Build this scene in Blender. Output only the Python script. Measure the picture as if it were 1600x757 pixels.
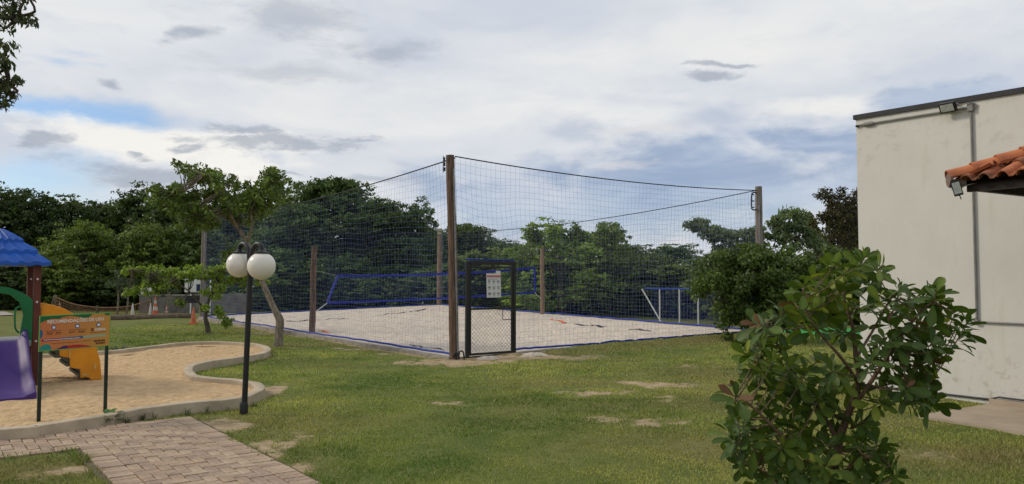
import bpy, bmesh, math, random
import numpy as np
from mathutils import Vector, Matrix, Quaternion

for o in list(bpy.data.objects): bpy.data.objects.remove(o)
S = bpy.context.scene
C = S.collection
R = math.radians

# ------------------------------------------------------------------ camera
F, CX, CY, H, PITCH = 1200.0, 800.0, 378.5, 1.64, 0.0466
cam_d = bpy.data.cameras.new('camera'); cam = bpy.data.objects.new('camera', cam_d); C.objects.link(cam)
cam.location = (0, 0, H); cam.rotation_euler = (math.pi/2 + PITCH, 0, 0)
cam_d.sensor_width = 36; cam_d.lens = 36*F/1600; cam_d.clip_end = 4000; cam_d.clip_start = .05
S.camera = cam
S.render.resolution_x, S.render.resolution_y = 1024, 484

# ------------------------------------------------------------------ world: sky with cloud layers
SUN_AZ, SUN_EL = R(-80), R(34)          # azimuth measured from +Y towards +X
W = bpy.data.worlds.new('World'); S.world = W; W.use_nodes = True
nt = W.node_tree; nt.nodes.clear(); L_ = nt.links.new
def wn(t, **k):
    n = nt.nodes.new(t)
    for a, b in k.items(): setattr(n, a, b)
    return n
def wset(sock, v):
    if isinstance(v, (int, float)): sock.default_value = v
    elif isinstance(v, tuple): sock.default_value = v if len(v) == len(sock.default_value) else (*v, 1)
    else: L_(v, sock)
def WM(op, a, b=0.0, c=0.0, clamp=False):
    n = wn('ShaderNodeMath', operation=op, use_clamp=clamp)
    wset(n.inputs[0], a); wset(n.inputs[1], b); wset(n.inputs[2], c)
    return n.outputs[0]
def wmix(f, a, b):
    n = wn('ShaderNodeMix', data_type='RGBA'); wset(n.inputs[0], f); wset(n.inputs[6], a); wset(n.inputs[7], b)
    return n.outputs[2]
def wstep(v, lo, hi):
    n = wn('ShaderNodeMapRange', interpolation_type='SMOOTHSTEP')
    wset(n.inputs[0], v); n.inputs[1].default_value = lo; n.inputs[2].default_value = hi
    return n.outputs[0]
sky = wn('ShaderNodeTexSky', sky_type='NISHITA', sun_disc=False, sun_elevation=SUN_EL, sun_rotation=SUN_AZ)
sky.air_density = 1.0; sky.dust_density = .6; sky.ozone_density = 1.5
tc = wn('ShaderNodeTexCoord'); sep = wn('ShaderNodeSeparateXYZ'); L_(tc.outputs['Generated'], sep.inputs[0])
AZ = WM('ARCTAN2', sep.outputs[0], sep.outputs[1]); EL = WM('ARCSINE', sep.outputs[2])
def wnoise(sx, sz, scale, detail=6, rough=.55, dist=0.0, off=0.0):
    m = wn('ShaderNodeMapping'); m.inputs['Scale'].default_value = (sx, sx, sz); m.inputs['Location'].default_value = (off, off*.7, off*.3)
    L_(tc.outputs['Generated'], m.inputs[0])
    n = wn('ShaderNodeTexNoise'); L_(m.outputs[0], n.inputs['Vector'])
    n.inputs['Scale'].default_value = scale; n.inputs['Detail'].default_value = detail
    n.inputs['Roughness'].default_value = rough; n.inputs['Distortion'].default_value = dist
    return n.outputs[0]
def aim(px, py):
    u, v = (px-CX)/F, (434.5-py)/F
    return math.atan(u), math.atan(v*math.cos(math.atan(u)))
WARP = wnoise(1, 2.0, 4.5, 5, .55, .2, 31.0); WARP2 = wnoise(1, 2.0, 5.5, 5, .55, .2, 47.0)
AZW = WM('ADD', AZ, WM('MULTIPLY', WM('SUBTRACT', WARP, .5), .30)); ELW = WM('ADD', EL, WM('MULTIPLY', WM('SUBTRACT', WARP2, .5), .085))
EDGE = wnoise(1, 2.6, 7, 9, .62, .25, 4.0)
EDGE2 = wnoise(1, 3.2, 13, 9, .66, .2, 9.0)
def cloud(px, py, rx, ry, soft=.5, k=1.6, ed=None):      # a cloud at a bearing and height above the horizon, ragged by noise
    a0, e0 = aim(px, py); ra, re = rx/F*math.cos(a0)**2, ry/F*math.cos(a0)
    a = WM('DIVIDE', WM('SUBTRACT', AZW, a0), ra); e = WM('DIVIDE', WM('SUBTRACT', ELW, e0), re)
    r = WM('SQRT', WM('ADD', WM('MULTIPLY', a, a), WM('MULTIPLY', e, e)))
    r = WM('ADD', r, WM('MULTIPLY', WM('SUBTRACT', ed or EDGE, .5), k*2.3))
    return WM('SUBTRACT', 1.0, wstep(r, 1-soft, 1+soft*.35))
def wmax(*a):
    v = a[0]
    for b in a[1:]: v = WM('MAXIMUM', v, b)
    return v
T = 10.0                                  # cloud radiances are written for strength 0.1
def rgb(*c): return tuple(x*T for x in c)
veil_n = wnoise(1, 3.2, 2.6, 5, .5, .4)
veil = wmix(wstep(veil_n, .35, .68), rgb(.50, .54, .61), rgb(.66, .67, .68))
fine = wnoise(1, 4.0, 7, 6, .55, .6, 2.0)
veil = wmix(WM('MULTIPLY', wstep(fine, .50, .70), .30), veil, rgb(.43, .48, .56))
skyc = wn('ShaderNodeMix', data_type='RGBA', blend_type='MULTIPLY'); skyc.inputs[0].default_value = 1
L_(sky.outputs[0], skyc.inputs[6]); skyc.inputs[7].default_value = (.80, .88, 1.0, 1)
blue = skyc.outputs[2]
# open sky low on the left and small general gaps
gap_n = wnoise(1, 4.5, 3.1, 6, .55, .5, 21.0)
gaps = WM('MULTIPLY', wstep(gap_n, .64, .74), .5)
openings = wmax(gaps, WM('MULTIPLY', cloud(90, 172, 300, 26, .6, .8), .95), WM('MULTIPLY', cloud(60, 292, 270, 50, .8, 1.0), .8),
                WM('MULTIPLY', cloud(1120, 325, 460, 55, 1.0, .8), .5))
col = wmix(openings, veil, blue)
# bright cumulus
lit = wmax(cloud(250, 222, 300, 34, .7, 1.6), cloud(330, 262, 95, 40, .5, 1.5), WM('MULTIPLY', cloud(620, 170, 420, 70, 1.0, 1.2), .45),
           WM('MULTIPLY', cloud(1300, 165, 160, 20, .7, 1.4), .7), WM('MULTIPLY', cloud(1240, 70, 420, 60, 1.0, 1.2), .4))
col = wmix(WM('MULTIPLY', lit, .82), col, rgb(.80, .775, .72))
# grey blue bank on the right
bank = wmax(cloud(1080, 285, 460, 95, .7, 1.2), WM('MULTIPLY', cloud(860, 205, 80, 30, .8, 1.5), .55), WM('MULTIPLY', cloud(1090, 185, 110, 26, .8, 1.5), .5), cloud(1480, 150, 150, 22, .7, 1.3), cloud(1280, 215, 190, 34, .6, 1.3))
bcol = wmix(wstep(fine, .36, .64), rgb(.235, .315, .46), rgb(.37, .44, .56))
col = wmix(WM('MULTIPLY', bank, .85), col, bcol)
col = wmix(WM('MULTIPLY', wmax(cloud(990, 262, 90, 9, .7, 1.3, EDGE2), cloud(985, 200, 70, 10, .6, 1.3, EDGE2), cloud(990, 372, 18, 10, .8, .8, EDGE2), cloud(1290, 333, 28, 13, .8, .8, EDGE2)), .5), col, rgb(.62, .60, .60))
# dark streaks
dark = wmax(cloud(430, 226, 160, 15, .55, 1.5, EDGE2), cloud(370, 203, 75, 12, .55, 1.5, EDGE2), cloud(270, 232, 40, 6, .6, 1.2, EDGE2), cloud(188, 237, 30, 6, .6, 1.2, EDGE2), cloud(20, 228, 55, 16, .6, 1.4, EDGE2),
            cloud(1133, 112, 34, 9, .6, .9, EDGE2), cloud(1148, 92, 40, 5, .7, .9, EDGE2), cloud(100, 120, 38, 10, .8, .9, EDGE2), cloud(270, 48, 40, 13, .8, .9, EDGE2), cloud(230, 272, 160, 18, .8, 1.4, EDGE2),
            WM('MULTIPLY', cloud(420, 20, 140, 22, .9, 1.2, EDGE2), .7), WM('MULTIPLY', cloud(580, 62, 110, 24, .9, 1.2, EDGE2), .8), WM('MULTIPLY', cloud(450, 272, 60, 5, .8, .9, EDGE2), .8),
            WM('MULTIPLY', cloud(470, 110, 120, 18, .9, 1.3, EDGE2), .5), WM('MULTIPLY', cloud(600, 278, 70, 6, .9, 1.0, EDGE2), .7))
col = wmix(WM('MULTIPLY', dark, .72), col, rgb(.29, .33, .40))
bg = wn('ShaderNodeBackground'); bg.inputs[1].default_value = .1; L_(col, bg.inputs[0])
wo = wn('ShaderNodeOutputWorld'); L_(bg.outputs[0], wo.inputs[0])

# ------------------------------------------------------------------ sun (behind thin cloud) and exposure
sd = bpy.data.lights.new('sun', 'SUN'); sun = bpy.data.objects.new('sun', sd); C.objects.link(sun)
sd.energy = 1.5; sd.angle = R(12); sd.color = (1.0, .90, .74)
sv = Vector((math.sin(SUN_AZ)*math.cos(SUN_EL), math.cos(SUN_AZ)*math.cos(SUN_EL), math.sin(SUN_EL)))
sun.rotation_euler = sv.to_track_quat('Z', 'Y').to_euler(); sun.location = sv*60
S.view_settings.view_transform = 'Standard'; S.view_settings.look = 'None'
S.view_settings.exposure = 0.28; S.view_settings.gamma = 1.0; S.view_settings.use_curve_mapping = False

# ------------------------------------------------------------------ pixel helpers (pixel = direction, distance from what is touched)
cP, sP = math.cos(PITCH), math.sin(PITCH)
def ray(px, py):
    u, v = (px-CX)/F, (CY-py)/F
    return Vector((u, cP - v*sP, sP + v*cP))
def G(px, py, z=0.0):
    d = ray(px, py); t = (z-H)/d.z
    return Vector((0, 0, H)) + d*t
def D(px, py, Y):
    d = ray(px, py); return Vector((0, 0, H)) + d*(Y/d.y)
def V(*a): return Vector(a)

# ------------------------------------------------------------------ materials
def nodes(name):
    m = bpy.data.materials.new(name); m.use_nodes = True
    n = m.node_tree; b = n.nodes['Principled BSDF']
    return m, n, b
def mat(name, c, rough=.7, var=.12, scale=6.0, bump=.0, bscale=40.0, metal=0.0, spec=.3, c2=None, detail=6, stretch=(1, 1, 1), lo=.35, hi=.65):
    m, n, b = nodes(name)
    b.inputs['Roughness'].default_value = rough; b.inputs['Metallic'].default_value = metal
    b.inputs['Specular IOR Level'].default_value = spec
    tcn = n.nodes.new('ShaderNodeTexCoord'); mp = n.nodes.new('ShaderNodeMapping'); mp.inputs['Scale'].default_value = stretch
    n.links.new(tcn.outputs['Object'], mp.inputs[0])
    ns = n.nodes.new('ShaderNodeTexNoise'); ns.inputs['Scale'].default_value = scale; ns.inputs['Detail'].default_value = detail; ns.inputs['Roughness'].default_value = .6
    n.links.new(mp.outputs[0], ns.inputs['Vector'])
    rp = n.nodes.new('ShaderNodeMapRange'); n.links.new(ns.outputs[0], rp.inputs[0]); rp.inputs[1].default_value = lo; rp.inputs[2].default_value = hi
    mx = n.nodes.new('ShaderNodeMix'); mx.data_type = 'RGBA'; n.links.new(rp.outputs[0], mx.inputs[0])
    d = c2 if c2 else tuple(x*(1-2*var) for x in c)
    mx.inputs[6].default_value = (*d, 1); mx.inputs[7].default_value = (*c, 1)
    n.links.new(mx.outputs[2], b.inputs['Base Color'])
    if bump:
        n2 = n.nodes.new('ShaderNodeTexNoise'); n2.inputs['Scale'].default_value = bscale; n2.inputs['Detail'].default_value = 5
        n.links.new(mp.outputs[0], n2.inputs['Vector'])
        bp = n.nodes.new('ShaderNodeBump'); bp.inputs['Strength'].default_value = bump; bp.inputs['Distance'].default_value = .02
        n.links.new(n2.outputs[0], bp.inputs['Height']); n.links.new(bp.outputs[0], b.inputs['Normal'])
    m['_mix'] = mx.name
    return m
def leafmat(name, rough=.5, trans=.3, spec=.35):
    m, n, b = nodes(name)
    at = n.nodes.new('ShaderNodeAttribute'); at.attribute_name = 'col'
    n.links.new(at.outputs['Color'], b.inputs['Base Color']); b.inputs['Roughness'].default_value = rough
    b.inputs['Specular IOR Level'].default_value = spec
    tr = n.nodes.new('ShaderNodeBsdfTranslucent')
    br = n.nodes.new('ShaderNodeMix'); br.data_type = 'RGBA'; br.blend_type = 'MULTIPLY'; br.inputs[0].default_value = 1
    n.links.new(at.outputs['Color'], br.inputs[6]); br.inputs[7].default_value = (1.3, 1.35, .7, 1)
    n.links.new(br.outputs[2], tr.inputs[0])
    mx = n.nodes.new('ShaderNodeMixShader'); mx.inputs[0].default_value = trans
    n.links.new(b.outputs[0], mx.inputs[1]); n.links.new(tr.outputs[0], mx.inputs[2])
    n.links.new(mx.outputs[0], n.nodes['Material Output'].inputs['Surface'])
    return m
M = {}
M['leaf'] = leafmat('leaf'); M['grass'] = leafmat('grass_blade', .7, .3, .15)
M['gloss_leaf'] = leafmat('glossy_leaf', .45, .25, .2)
M['bark'] = mat('bark', (.15, .12, .09), .9, c2=(.06, .05, .04), scale=14, bump=.5, bscale=30, stretch=(1, 1, .3))
M['pale_bark'] = mat('pale_bark', (.26, .22, .16), .9, c2=(.10, .085, .065), scale=16, bump=.5, bscale=30, stretch=(1, 1, .4))
M['post_wood'] = mat('weathered_post', (.20, .125, .085), .9, c2=(.07, .045, .033), scale=9, bump=.6, bscale=26, stretch=(4, 4, .35))
M['post_pale'] = mat('pale_post', (.30, .215, .15), .9, c2=(.15, .10, .07), scale=9, bump=.6, bscale=26, stretch=(4, 4, .35))
M['post_grey'] = mat('grey_post', (.25, .21, .18), .9, c2=(.11, .09, .075), scale=9, bump=.6, bscale=26, stretch=(4, 4, .35))
M['concrete'] = mat('concrete', (.33, .30, .25), .9, c2=(.20, .18, .15), scale=5, bump=.35, bscale=60)
M['curb'] = mat('curb_concrete', (.50, .415, .30), .92, c2=(.36, .295, .21), scale=4, bump=.35, bscale=50)
M['wallblock'] = mat('block_concrete', (.20, .185, .165), .95, c2=(.11, .10, .09), scale=3, bump=.4, bscale=30)
M['black_metal'] = mat('black_paint', (.014, .014, .015), .45, var=.2, scale=30, spec=.4)
M['steel'] = mat('galvanised', (.28, .28, .28), .5, var=.2, scale=12, metal=.6)
M['cable'] = mat('dark_cable', (.02, .022, .03), .7, var=.2)
M['net'] = mat('net_cord', (.155, .21, .38), .8, var=.1)
M['blue_net'] = mat('blue_net_cord', (.02, .04, .24), .8, var=.1)
M['blue_rope'] = mat('blue_rope', (.018, .055, .36), .7, var=.2, scale=20)
M['blue_band'] = mat('blue_band', (.02, .035, .30), .7, var=.15, scale=8)
M['white_paint'] = mat('white_paint', (.66, .66, .64), .6, var=.08, scale=9)
M['orange_tape'] = mat('orange_tape', (.85, .16, .03), .6, var=.12, scale=6)
M['blue_tape'] = mat('dark_blue_tape', (.02, .03, .09), .7, var=.2, scale=6)
def grad_sand(name, a, b_, c):
    m = mat(name, a, .95, c2=b_, scale=9, bump=1.0, bscale=11, spec=.1, detail=12, lo=.34, hi=.66)
    [q for q in m.node_tree.nodes if q.type == 'BUMP'][0].inputs['Distance'].default_value = .07
    return m
M['sand'] = grad_sand('pale_court_sand', (.66, .575, .485), (.50, .43, .35), None)
M['play_sand'] = grad_sand('yellow_play_sand', (.62, .44, .25), (.44, .30, .165), None)
M['soil'] = mat('path_soil', (.15, .12, .075), .95, c2=(.07, .06, .035), scale=8, bump=.5, bscale=60)

# ------------------------------------------------------------------ mesh helpers
ORG = {}
def place(o, parent):
    C.objects.link(o)
    if parent is not None: o.parent = parent; ORG[o.name] = ORG[parent.name]
    else: ORG[o.name] = V(0, 0, 0)
def tag(o, label, cat, group=None, kind=None):
    o['label'] = label; o['category'] = cat
    if group: o['group'] = group
    if kind: o['kind'] = kind
    return o
def thing(name, label, cat, loc=(0, 0, 0), group=None):
    o = bpy.data.objects.new(name, None); o.empty_display_size = .2; C.objects.link(o)
    o.location = loc; ORG[o.name] = Vector(loc)
    return tag(o, label, cat, group)
def structure(o): o['kind'] = 'structure'; return o
class MB:
    def __init__(s): s.v = []; s.f = []
    def add(s, vs, fs):
        k = len(s.v); s.v += [tuple(p) for p in vs]; s.f += [tuple(i+k for i in f) for f in fs]; return s
    def box(s, c, size, ax=None):
        c = Vector(c); X, Y, Z = ax or (V(1, 0, 0), V(0, 1, 0), V(0, 0, 1))
        a, b, d = [q/2 for q in size]
        vs = [c + X*(i*a) + Y*(j*b) + Z*(k*d) for k in (-1, 1) for j in (-1, 1) for i in (-1, 1)]
        return s.add(vs, [(0, 2, 3, 1), (4, 5, 7, 6), (0, 1, 5, 4), (2, 6, 7, 3), (0, 4, 6, 2), (1, 3, 7, 5)])
    def tube(s, pts, r, n=8, caps=True, flat=None):
        pts = [Vector(p) for p in pts]
        if not hasattr(r, '__len__'): r = [r]*len(pts)
        vs = []; up = V(0, 0, 1)
        tan0 = (pts[1]-pts[0]).normalized()
        if abs(tan0.z) > .9: up = V(1, 0, 0)
        X = tan0.cross(up).normalized()
        for i, p in enumerate(pts):
            t = (pts[min(i+1, len(pts)-1)]-pts[max(i-1, 0)]).normalized()
            X = (X - t*X.dot(t)).normalized(); Y = t.cross(X)
            for k in range(n):
                a = 2*math.pi*k/n; vs.append(p + X*(math.cos(a)*r[i]) + Y*(math.sin(a)*r[i]))
        fs = []
        for i in range(len(pts)-1):
            for k in range(n):
                a, b = i*n+k, i*n+(k+1) % n; fs.append((a, b, b+n, a+n))
        if caps: fs.append(tuple(range(n-1, -1, -1))); fs.append(tuple((len(pts)-1)*n+k for k in range(n)))
        return s.add(vs, fs)
    def lathe(s, prof, c=(0, 0, 0), n=20, ax=None):
        c = Vector(c); X, Y, Z = ax or (V(1, 0, 0), V(0, 1, 0), V(0, 0, 1))
        vs = []
        for (r, z) in prof:
            for k in range(n):
                a = 2*math.pi*k/n; vs.append(c + X*(r*math.cos(a)) + Y*(r*math.sin(a)) + Z*z)
        fs = [(i*n+k, i*n+(k+1) % n, (i+1)*n+(k+1) % n, (i+1)*n+k) for i in range(len(prof)-1) for k in range(n)]
        fs.append(tuple(range(n-1, -1, -1))); fs.append(tuple((len(prof)-1)*n+k for k in range(n)))
        return s.add(vs, fs)
    def prism(s, outline, o, X, Y, Nn, depth):          # 2D outline in plane (o,X,Y), extruded by depth along Nn, centred
        o, X, Y, Nn = Vector(o), Vector(X), Vector(Y), Vector(Nn); n = len(outline)
        a = [o + X*u + Y*v + Nn*(depth/2) for u, v in outline]; b = [p - Nn*depth for p in a]
        fs = [tuple(range(n)), tuple(range(2*n-1, n-1, -1))] + [(i, i+n, (i+1) % n + n, (i+1) % n) for i in range(n)]
        return s.add(a+b, fs)
    def build(s, name, m, parent=None, smooth=False, bevel=0):
        me = bpy.data.meshes.new(name); o = bpy.data.objects.new(name, me); place(o, parent)
        og = ORG[o.name]
        me.from_pydata([(x-og.x, y-og.y, z-og.z) for x, y, z in s.v], [], s.f); me.update()
        bm = bmesh.new(); bm.from_mesh(me); bmesh.ops.recalc_face_normals(bm, faces=bm.faces)
        if bevel: bmesh.ops.bevel(bm, geom=bm.edges[:], offset=bevel, segments=2, affect='EDGES', profile=.6, clamp_overlap=True)
        bm.to_mesh(me); bm.free()
        if m: me.materials.append(m)
        if smooth:
            me.polygons.foreach_set('use_smooth', [True]*len(me.polygons))
            if smooth != 'full':
                me.set_sharp_from_angle(angle=R(40))
        return o
def tubeo(name, pts, r, m, parent, n=8): return MB().tube(pts, r, n).build(name, m, parent, True)
def spline(pts, n=8, closed=False):
    P = [Vector(p) for p in pts]; out = []; N = len(P)
    for i in range(N if closed else N-1):
        g = (lambda k: P[k % N]) if closed else (lambda k: P[max(0, min(N-1, k))])
        a, b, c, d = g(i-1), g(i), g(i+1), g(i+2)
        for j in range(n):
            t = j/n
            out.append(.5*((2*b)+(c-a)*t+(2*a-5*b+4*c-d)*t*t+(3*b-a-3*c+d)*t*t*t))
    if not closed: out.append(P[-1])
    return out
def npmesh(name, verts, faces, cols, m, parent=None, k=4):     # numpy arrays -> one mesh; k = corners per face
    og = ORG[parent.name] if parent is not None else V(0, 0, 0)
    me = bpy.data.meshes.new(name); verts = np.asarray(verts, np.float32) - np.array(og, np.float32)
    nv, nf = len(verts), len(faces)
    me.vertices.add(nv); me.vertices.foreach_set('co', verts.ravel())
    me.loops.add(nf*k); me.loops.foreach_set('vertex_index', np.asarray(faces, np.int32).ravel())
    me.polygons.add(nf); me.polygons.foreach_set('loop_start', np.arange(0, nf*k, k, dtype=np.int32))
    me.update(calc_edges=True); me.validate()
    if cols is not None:
        a = me.color_attributes.new('col', 'FLOAT_COLOR', 'POINT')
        c4 = np.ones((nv, 4), np.float32); c4[:, :3] = cols; a.data.foreach_set('color', c4.ravel())
    me.materials.append(m)
    o = bpy.data.objects.new(name, me); place(o, parent)
    return o
def textmesh(txt, size, bold=0.0):
    cu = bpy.data.curves.new('t', 'FONT'); cu.body = txt; cu.size = size; cu.offset = bold; cu.resolution_u = 2
    ob = bpy.data.objects.new('t', cu); C.objects.link(ob)
    dg = bpy.context.evaluated_depsgraph_get(); me = bpy.data.meshes.new_from_object(ob.evaluated_get(dg))
    vs = [v.co.copy() for v in me.vertices]; fs = [tuple(p.vertices) for p in me.polygons]
    bpy.data.objects.remove(ob); bpy.data.curves.remove(cu); bpy.data.meshes.remove(me)
    return vs, fs

def rows(a): return a/np.linalg.norm(a, axis=1, keepdims=True)
def leaves(pts, out, rng, size, base, base2=None, droop=.3, rnd=.9, aspect=.5, shade=None, up=.35, vs=.35):
    """rhombic folded leaves at pts (n,3); out = outward direction; returns verts, faces, cols"""
    n = len(pts)
    nor = rows(out*.7 + rng.normal(size=(n, 3))*rnd*.6 + np.array([0, 0, up]))
    ax = rng.normal(size=(n, 3)) + out*.6 + np.array([0, 0, -droop]); ax = rows(ax - nor*(ax*nor).sum(1, keepdims=True))
    sd_ = np.cross(nor, ax)
    L = size*(1-vs+2*vs*rng.random((n, 1))); Wd = L*aspect
    v = np.empty((n, 4, 3)); v[:, 0] = pts - ax*L*.5; v[:, 2] = pts + ax*L*.5 - nor*L*.12
    v[:, 1] = pts + sd_*Wd*.5 + nor*L*.05 ; v[:, 3] = pts - sd_*Wd*.5 + nor*L*.05
    t = rng.random((n, 1)); b = np.array(base); b2 = np.array(base2 if base2 is not None else base)
    c = (b*(1-t) + b2*t)*(.75+.5*rng.random((n, 1)))
    if shade is not None: c = c*shade[:, None]
    return v.reshape(-1, 3), np.arange(n*4).reshape(n, 4), np.repeat(c, 4, axis=0)
def ball(n, rng, p=2.2):
    d = rows(rng.normal(size=(n, 3))); return d, d*(rng.random((n, 1))**(1/p))
def merge(parts):
    vs, fs, cs = [], [], []; k = 0
    for v, f, c in parts: vs.append(v); fs.append(f+k); cs.append(c); k += len(v)
    return np.concatenate(vs), np.concatenate(fs), np.concatenate(cs)

# ================================================================== LAYOUT POINTS
Pp = V(*(G(710, 562)[:2]), 0)                            # corner post by the gate
Rp = V((1188-800)/F*21.72, 21.72, .09)
Lp = V((317-800)/F*30.38, 30.38, .07)
Bp = V((686.5-800)/F*36.3, 36.3, .33)
def on_line(a, b, px):
    k = (px-CX)/F; t = (k*a.y-a.x)/((b.x-a.x)-k*(b.y-a.y)); return a+(b-a)*t, t
Ap, tA = on_line(Pp, Lp, 477); Cp, tC = on_line(Rp, Bp, 857)
def court(u, v): return Pp*(1-u)*(1-v) + Rp*u*(1-v) + Lp*(1-u)*v + Bp*u*v
wL, wR = V(5.24, 11.6, 0), V(6.43, 9.65, 0)              # base line of the white building's wall
wd = (wR-wL).normalized(); wn_ = V(-wd.y, wd.x, 0)       # along the wall (towards the camera), into the building
if wn_.x < 0: wn_ = -wn_
def onwall(px, py, out=0.0):
    d = ray(px, py); o = wL - wn_*out
    t = (o - V(0, 0, H)).dot(wn_)/d.dot(wn_); return V(0, 0, H)+d*t
sbpx = [(0, 672), (70, 664), (140, 654.5), (211, 641.5), (259, 634), (330, 627), (378, 622), (398, 616), (411, 609), (414, 604), (408, 599), (389, 594.6), (354, 591), (320, 588.5), (306, 584), (301, 577),
        (307, 570), (330, 565), (378, 558), (405, 554), (419, 550), (423, 545), (414, 539.5), (390, 536), (342, 533.8), (295, 534.5), (247, 539), (199, 545), (152, 549), (70, 553), (0, 557)]
sb = [G(x, y, .12) for x, y in sbpx]
sb = [V(p.x, p.y, 0) for p in sb] + [V(-12.5, 14.6, 0), V(-13.6, 11, 0), V(-11, 7.6, 0), V(-7.8, 7.0, 0)]
sb_s = spline(sb, 5, True)
e1, e2, pO = V(.61, -.79, 0), V(-.79, -.61, 0), V(-3.27, 8.43, 0)       # paver path frame
def path_xy(a, b): return pO + e1*a + e2*b
path_poly = [path_xy(*q) for q in ((-.8, -.02), (-.8, 4.2), (.28, 4.2), (.28, 1.34), (4.6, 1.34), (4.6, -.02))]
K = V((1503-800)/F*8, 8, 0)                              # corner of the porch eaves
sK = (K-wL).dot(wd); dK = (wL-K).dot(wn_)
S0 = (G(1515, 639)-wL).dot(wd)
slab_poly = [wL+wd*S0-wn_*.005, wL+wd*S0-wn_*1.72, wL+wd*(S0+5.5)-wn_*1.72, wL+wd*(S0+5.5)-wn_*.005]
court_poly = [Pp, Rp, Bp, Lp]
def inside(poly, x, y):
    r = np.zeros(x.shape, bool); n = len(poly)
    for i in range(n):
        a, b = poly[i], poly[(i+1) % n]
        if a.y == b.y: continue
        c = ((a.y > y) != (b.y > y)) & (x < (b.x-a.x)*(y-a.y)/(b.y-a.y)+a.x)
        r ^= c
    return r
def segdist(a, b, x, y):
    dx, dy = b.x-a.x, b.y-a.y; t = np.clip(((x-a.x)*dx+(y-a.y)*dy)/(dx*dx+dy*dy), 0, 1)
    return np.hypot(x-a.x-dx*t, y-a.y-dy*t), t
_rs = np.random.RandomState(5); _tab = _rs.rand(256, 256)
def vnoise(x, y, s):
    x, y = x*s+50, y*s+50; i, j = np.floor(x).astype(int), np.floor(y).astype(int); fx, fy = x-i, y-j
    fx, fy = fx*fx*(3-2*fx), fy*fy*(3-2*fy)
    g = lambda a, b: _tab[a % 256, b % 256]
    return (g(i, j)*(1-fx)+g(i+1, j)*fx)*(1-fy)+(g(i, j+1)*(1-fx)+g(i+1, j+1)*fx)*fy
blobs = [(715, 566, 1.2, .5, 1.2), (775, 561, 1.2, .45, 1.2), (850, 560, 1.5, .35, 1.0), (640, 553, .9, .22, .7), (935, 613, .5, .16, 1.1), (1030, 600, .55, .2, 1.15), (990, 597, .4, .17, .95), (700, 628, .5, .16, .75), (1040, 622, .35, .14, .6),
         (1000, 660, .6, .3, .78), (950, 650, .4, .2, .6), (560, 545, 1.2, .25, .7), (440, 521, 1.2, .55, .9), (420, 612, .24, .45, 1.4), (335, 668, .5, .22, 1.4), (270, 660, .8, .14, 1.6), (160, 668, .9, .14, 1.6), (60, 676, .7, .1, 1.2), (420, 705, .2, .8, 1.1), (470, 735, .15, .4, 1.0),
         (120, 735, .4, .22, .7), (1370, 700, .5, .3, .6), (1285, 600, .8, .2, .7), (1090, 575, 1.0, .25, .55), (340, 522, .9, .3, .5), (470, 545, .3, .1, .6), (690, 655, .5, .1, .35), (1450, 715, .6, .2, .45)]
blobs = [(G(a, b), c, d, e) for a, b, c, d, e in blobs]
def fields(x, y):
    dirt = np.zeros(x.shape)
    wx_, wy_ = x+(vnoise(x, y, 3.1)-.5)*.35, y+(vnoise(x+9, y, 3.7)-.5)*.45
    for p, rx, ry, s in blobs: dirt = np.maximum(dirt, s*np.exp(-(((wx_-p.x)/rx)**2+((wy_-p.y)/(ry*1.35))**2)))
    dirt = dirt*(.45+1.0*vnoise(x, y, 5.3))
    d, t = segdist(Pp, Lp, x, y); dirt = np.maximum(dirt, .9*np.exp(-(d/.42)**2))
    d, t = segdist(Pp, Rp, x, y); dirt = np.maximum(dirt, np.where(t < .22, .9, .25)*np.exp(-(d/.3)**2))
    dry = .5*vnoise(x, y, .33)+.5*vnoise(x, y, .9)
    dry = np.clip((dry-.40)*2.2, 0, 1)*.6
    q = G(1150, 700); dry = np.maximum(dry, .7*np.exp(-(((x-q.x)/1.6)**2+((y-q.y)/.9)**2))*(.3+.9*vnoise(x, y, 1.7)))
    dry = np.maximum(dry, np.where((t > .12) & (t < .95), .85, 0)*np.exp(-((d-.55)/.55)**2)*(.5+.7*vnoise(x, y, 1.5)))
    q = G(1470, 715); dry = np.maximum(dry, .9*np.exp(-(((x-q.x)/1.6)**2+((y-q.y)/.7)**2))*(.4+.9*vnoise(x, y, 2.1)))
    q = G(60, 735); dry = np.maximum(dry, .75*np.exp(-(((x-q.x)/1.0)**2+((y-q.y)/.6)**2))*(.4+.9*vnoise(x, y, 2.1)))
    return dirt, dry
def ground_z(x, y):
    z = (vnoise(x, y, .5)-.5)*.04 + (vnoise(x, y, 1.7)-.5)*.026 + (vnoise(x, y, 4.3)-.5)*.012
    d, t = segdist(Pp, Rp, x, y)
    z = z + .13*np.clip(t*1.6, 0, 1)*np.exp(-(d/.75)**2)
    m = inside(court_poly, x, y) & (d > .15)
    z = np.where(m, -.15, z)
    for poly in (path_poly, slab_poly):
        z = np.where(inside(poly, x, y), np.minimum(z, -.004), z)
    z = np.where(inside(sb_s, x, y), np.minimum(z, 0)-.02, z)
    q = wL-wn_*.2; db, _ = segdist(wL, wL+wd*8, x, y); z = np.where(db < .5, np.clip(z, -.01, .004), z)
    return z
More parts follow.
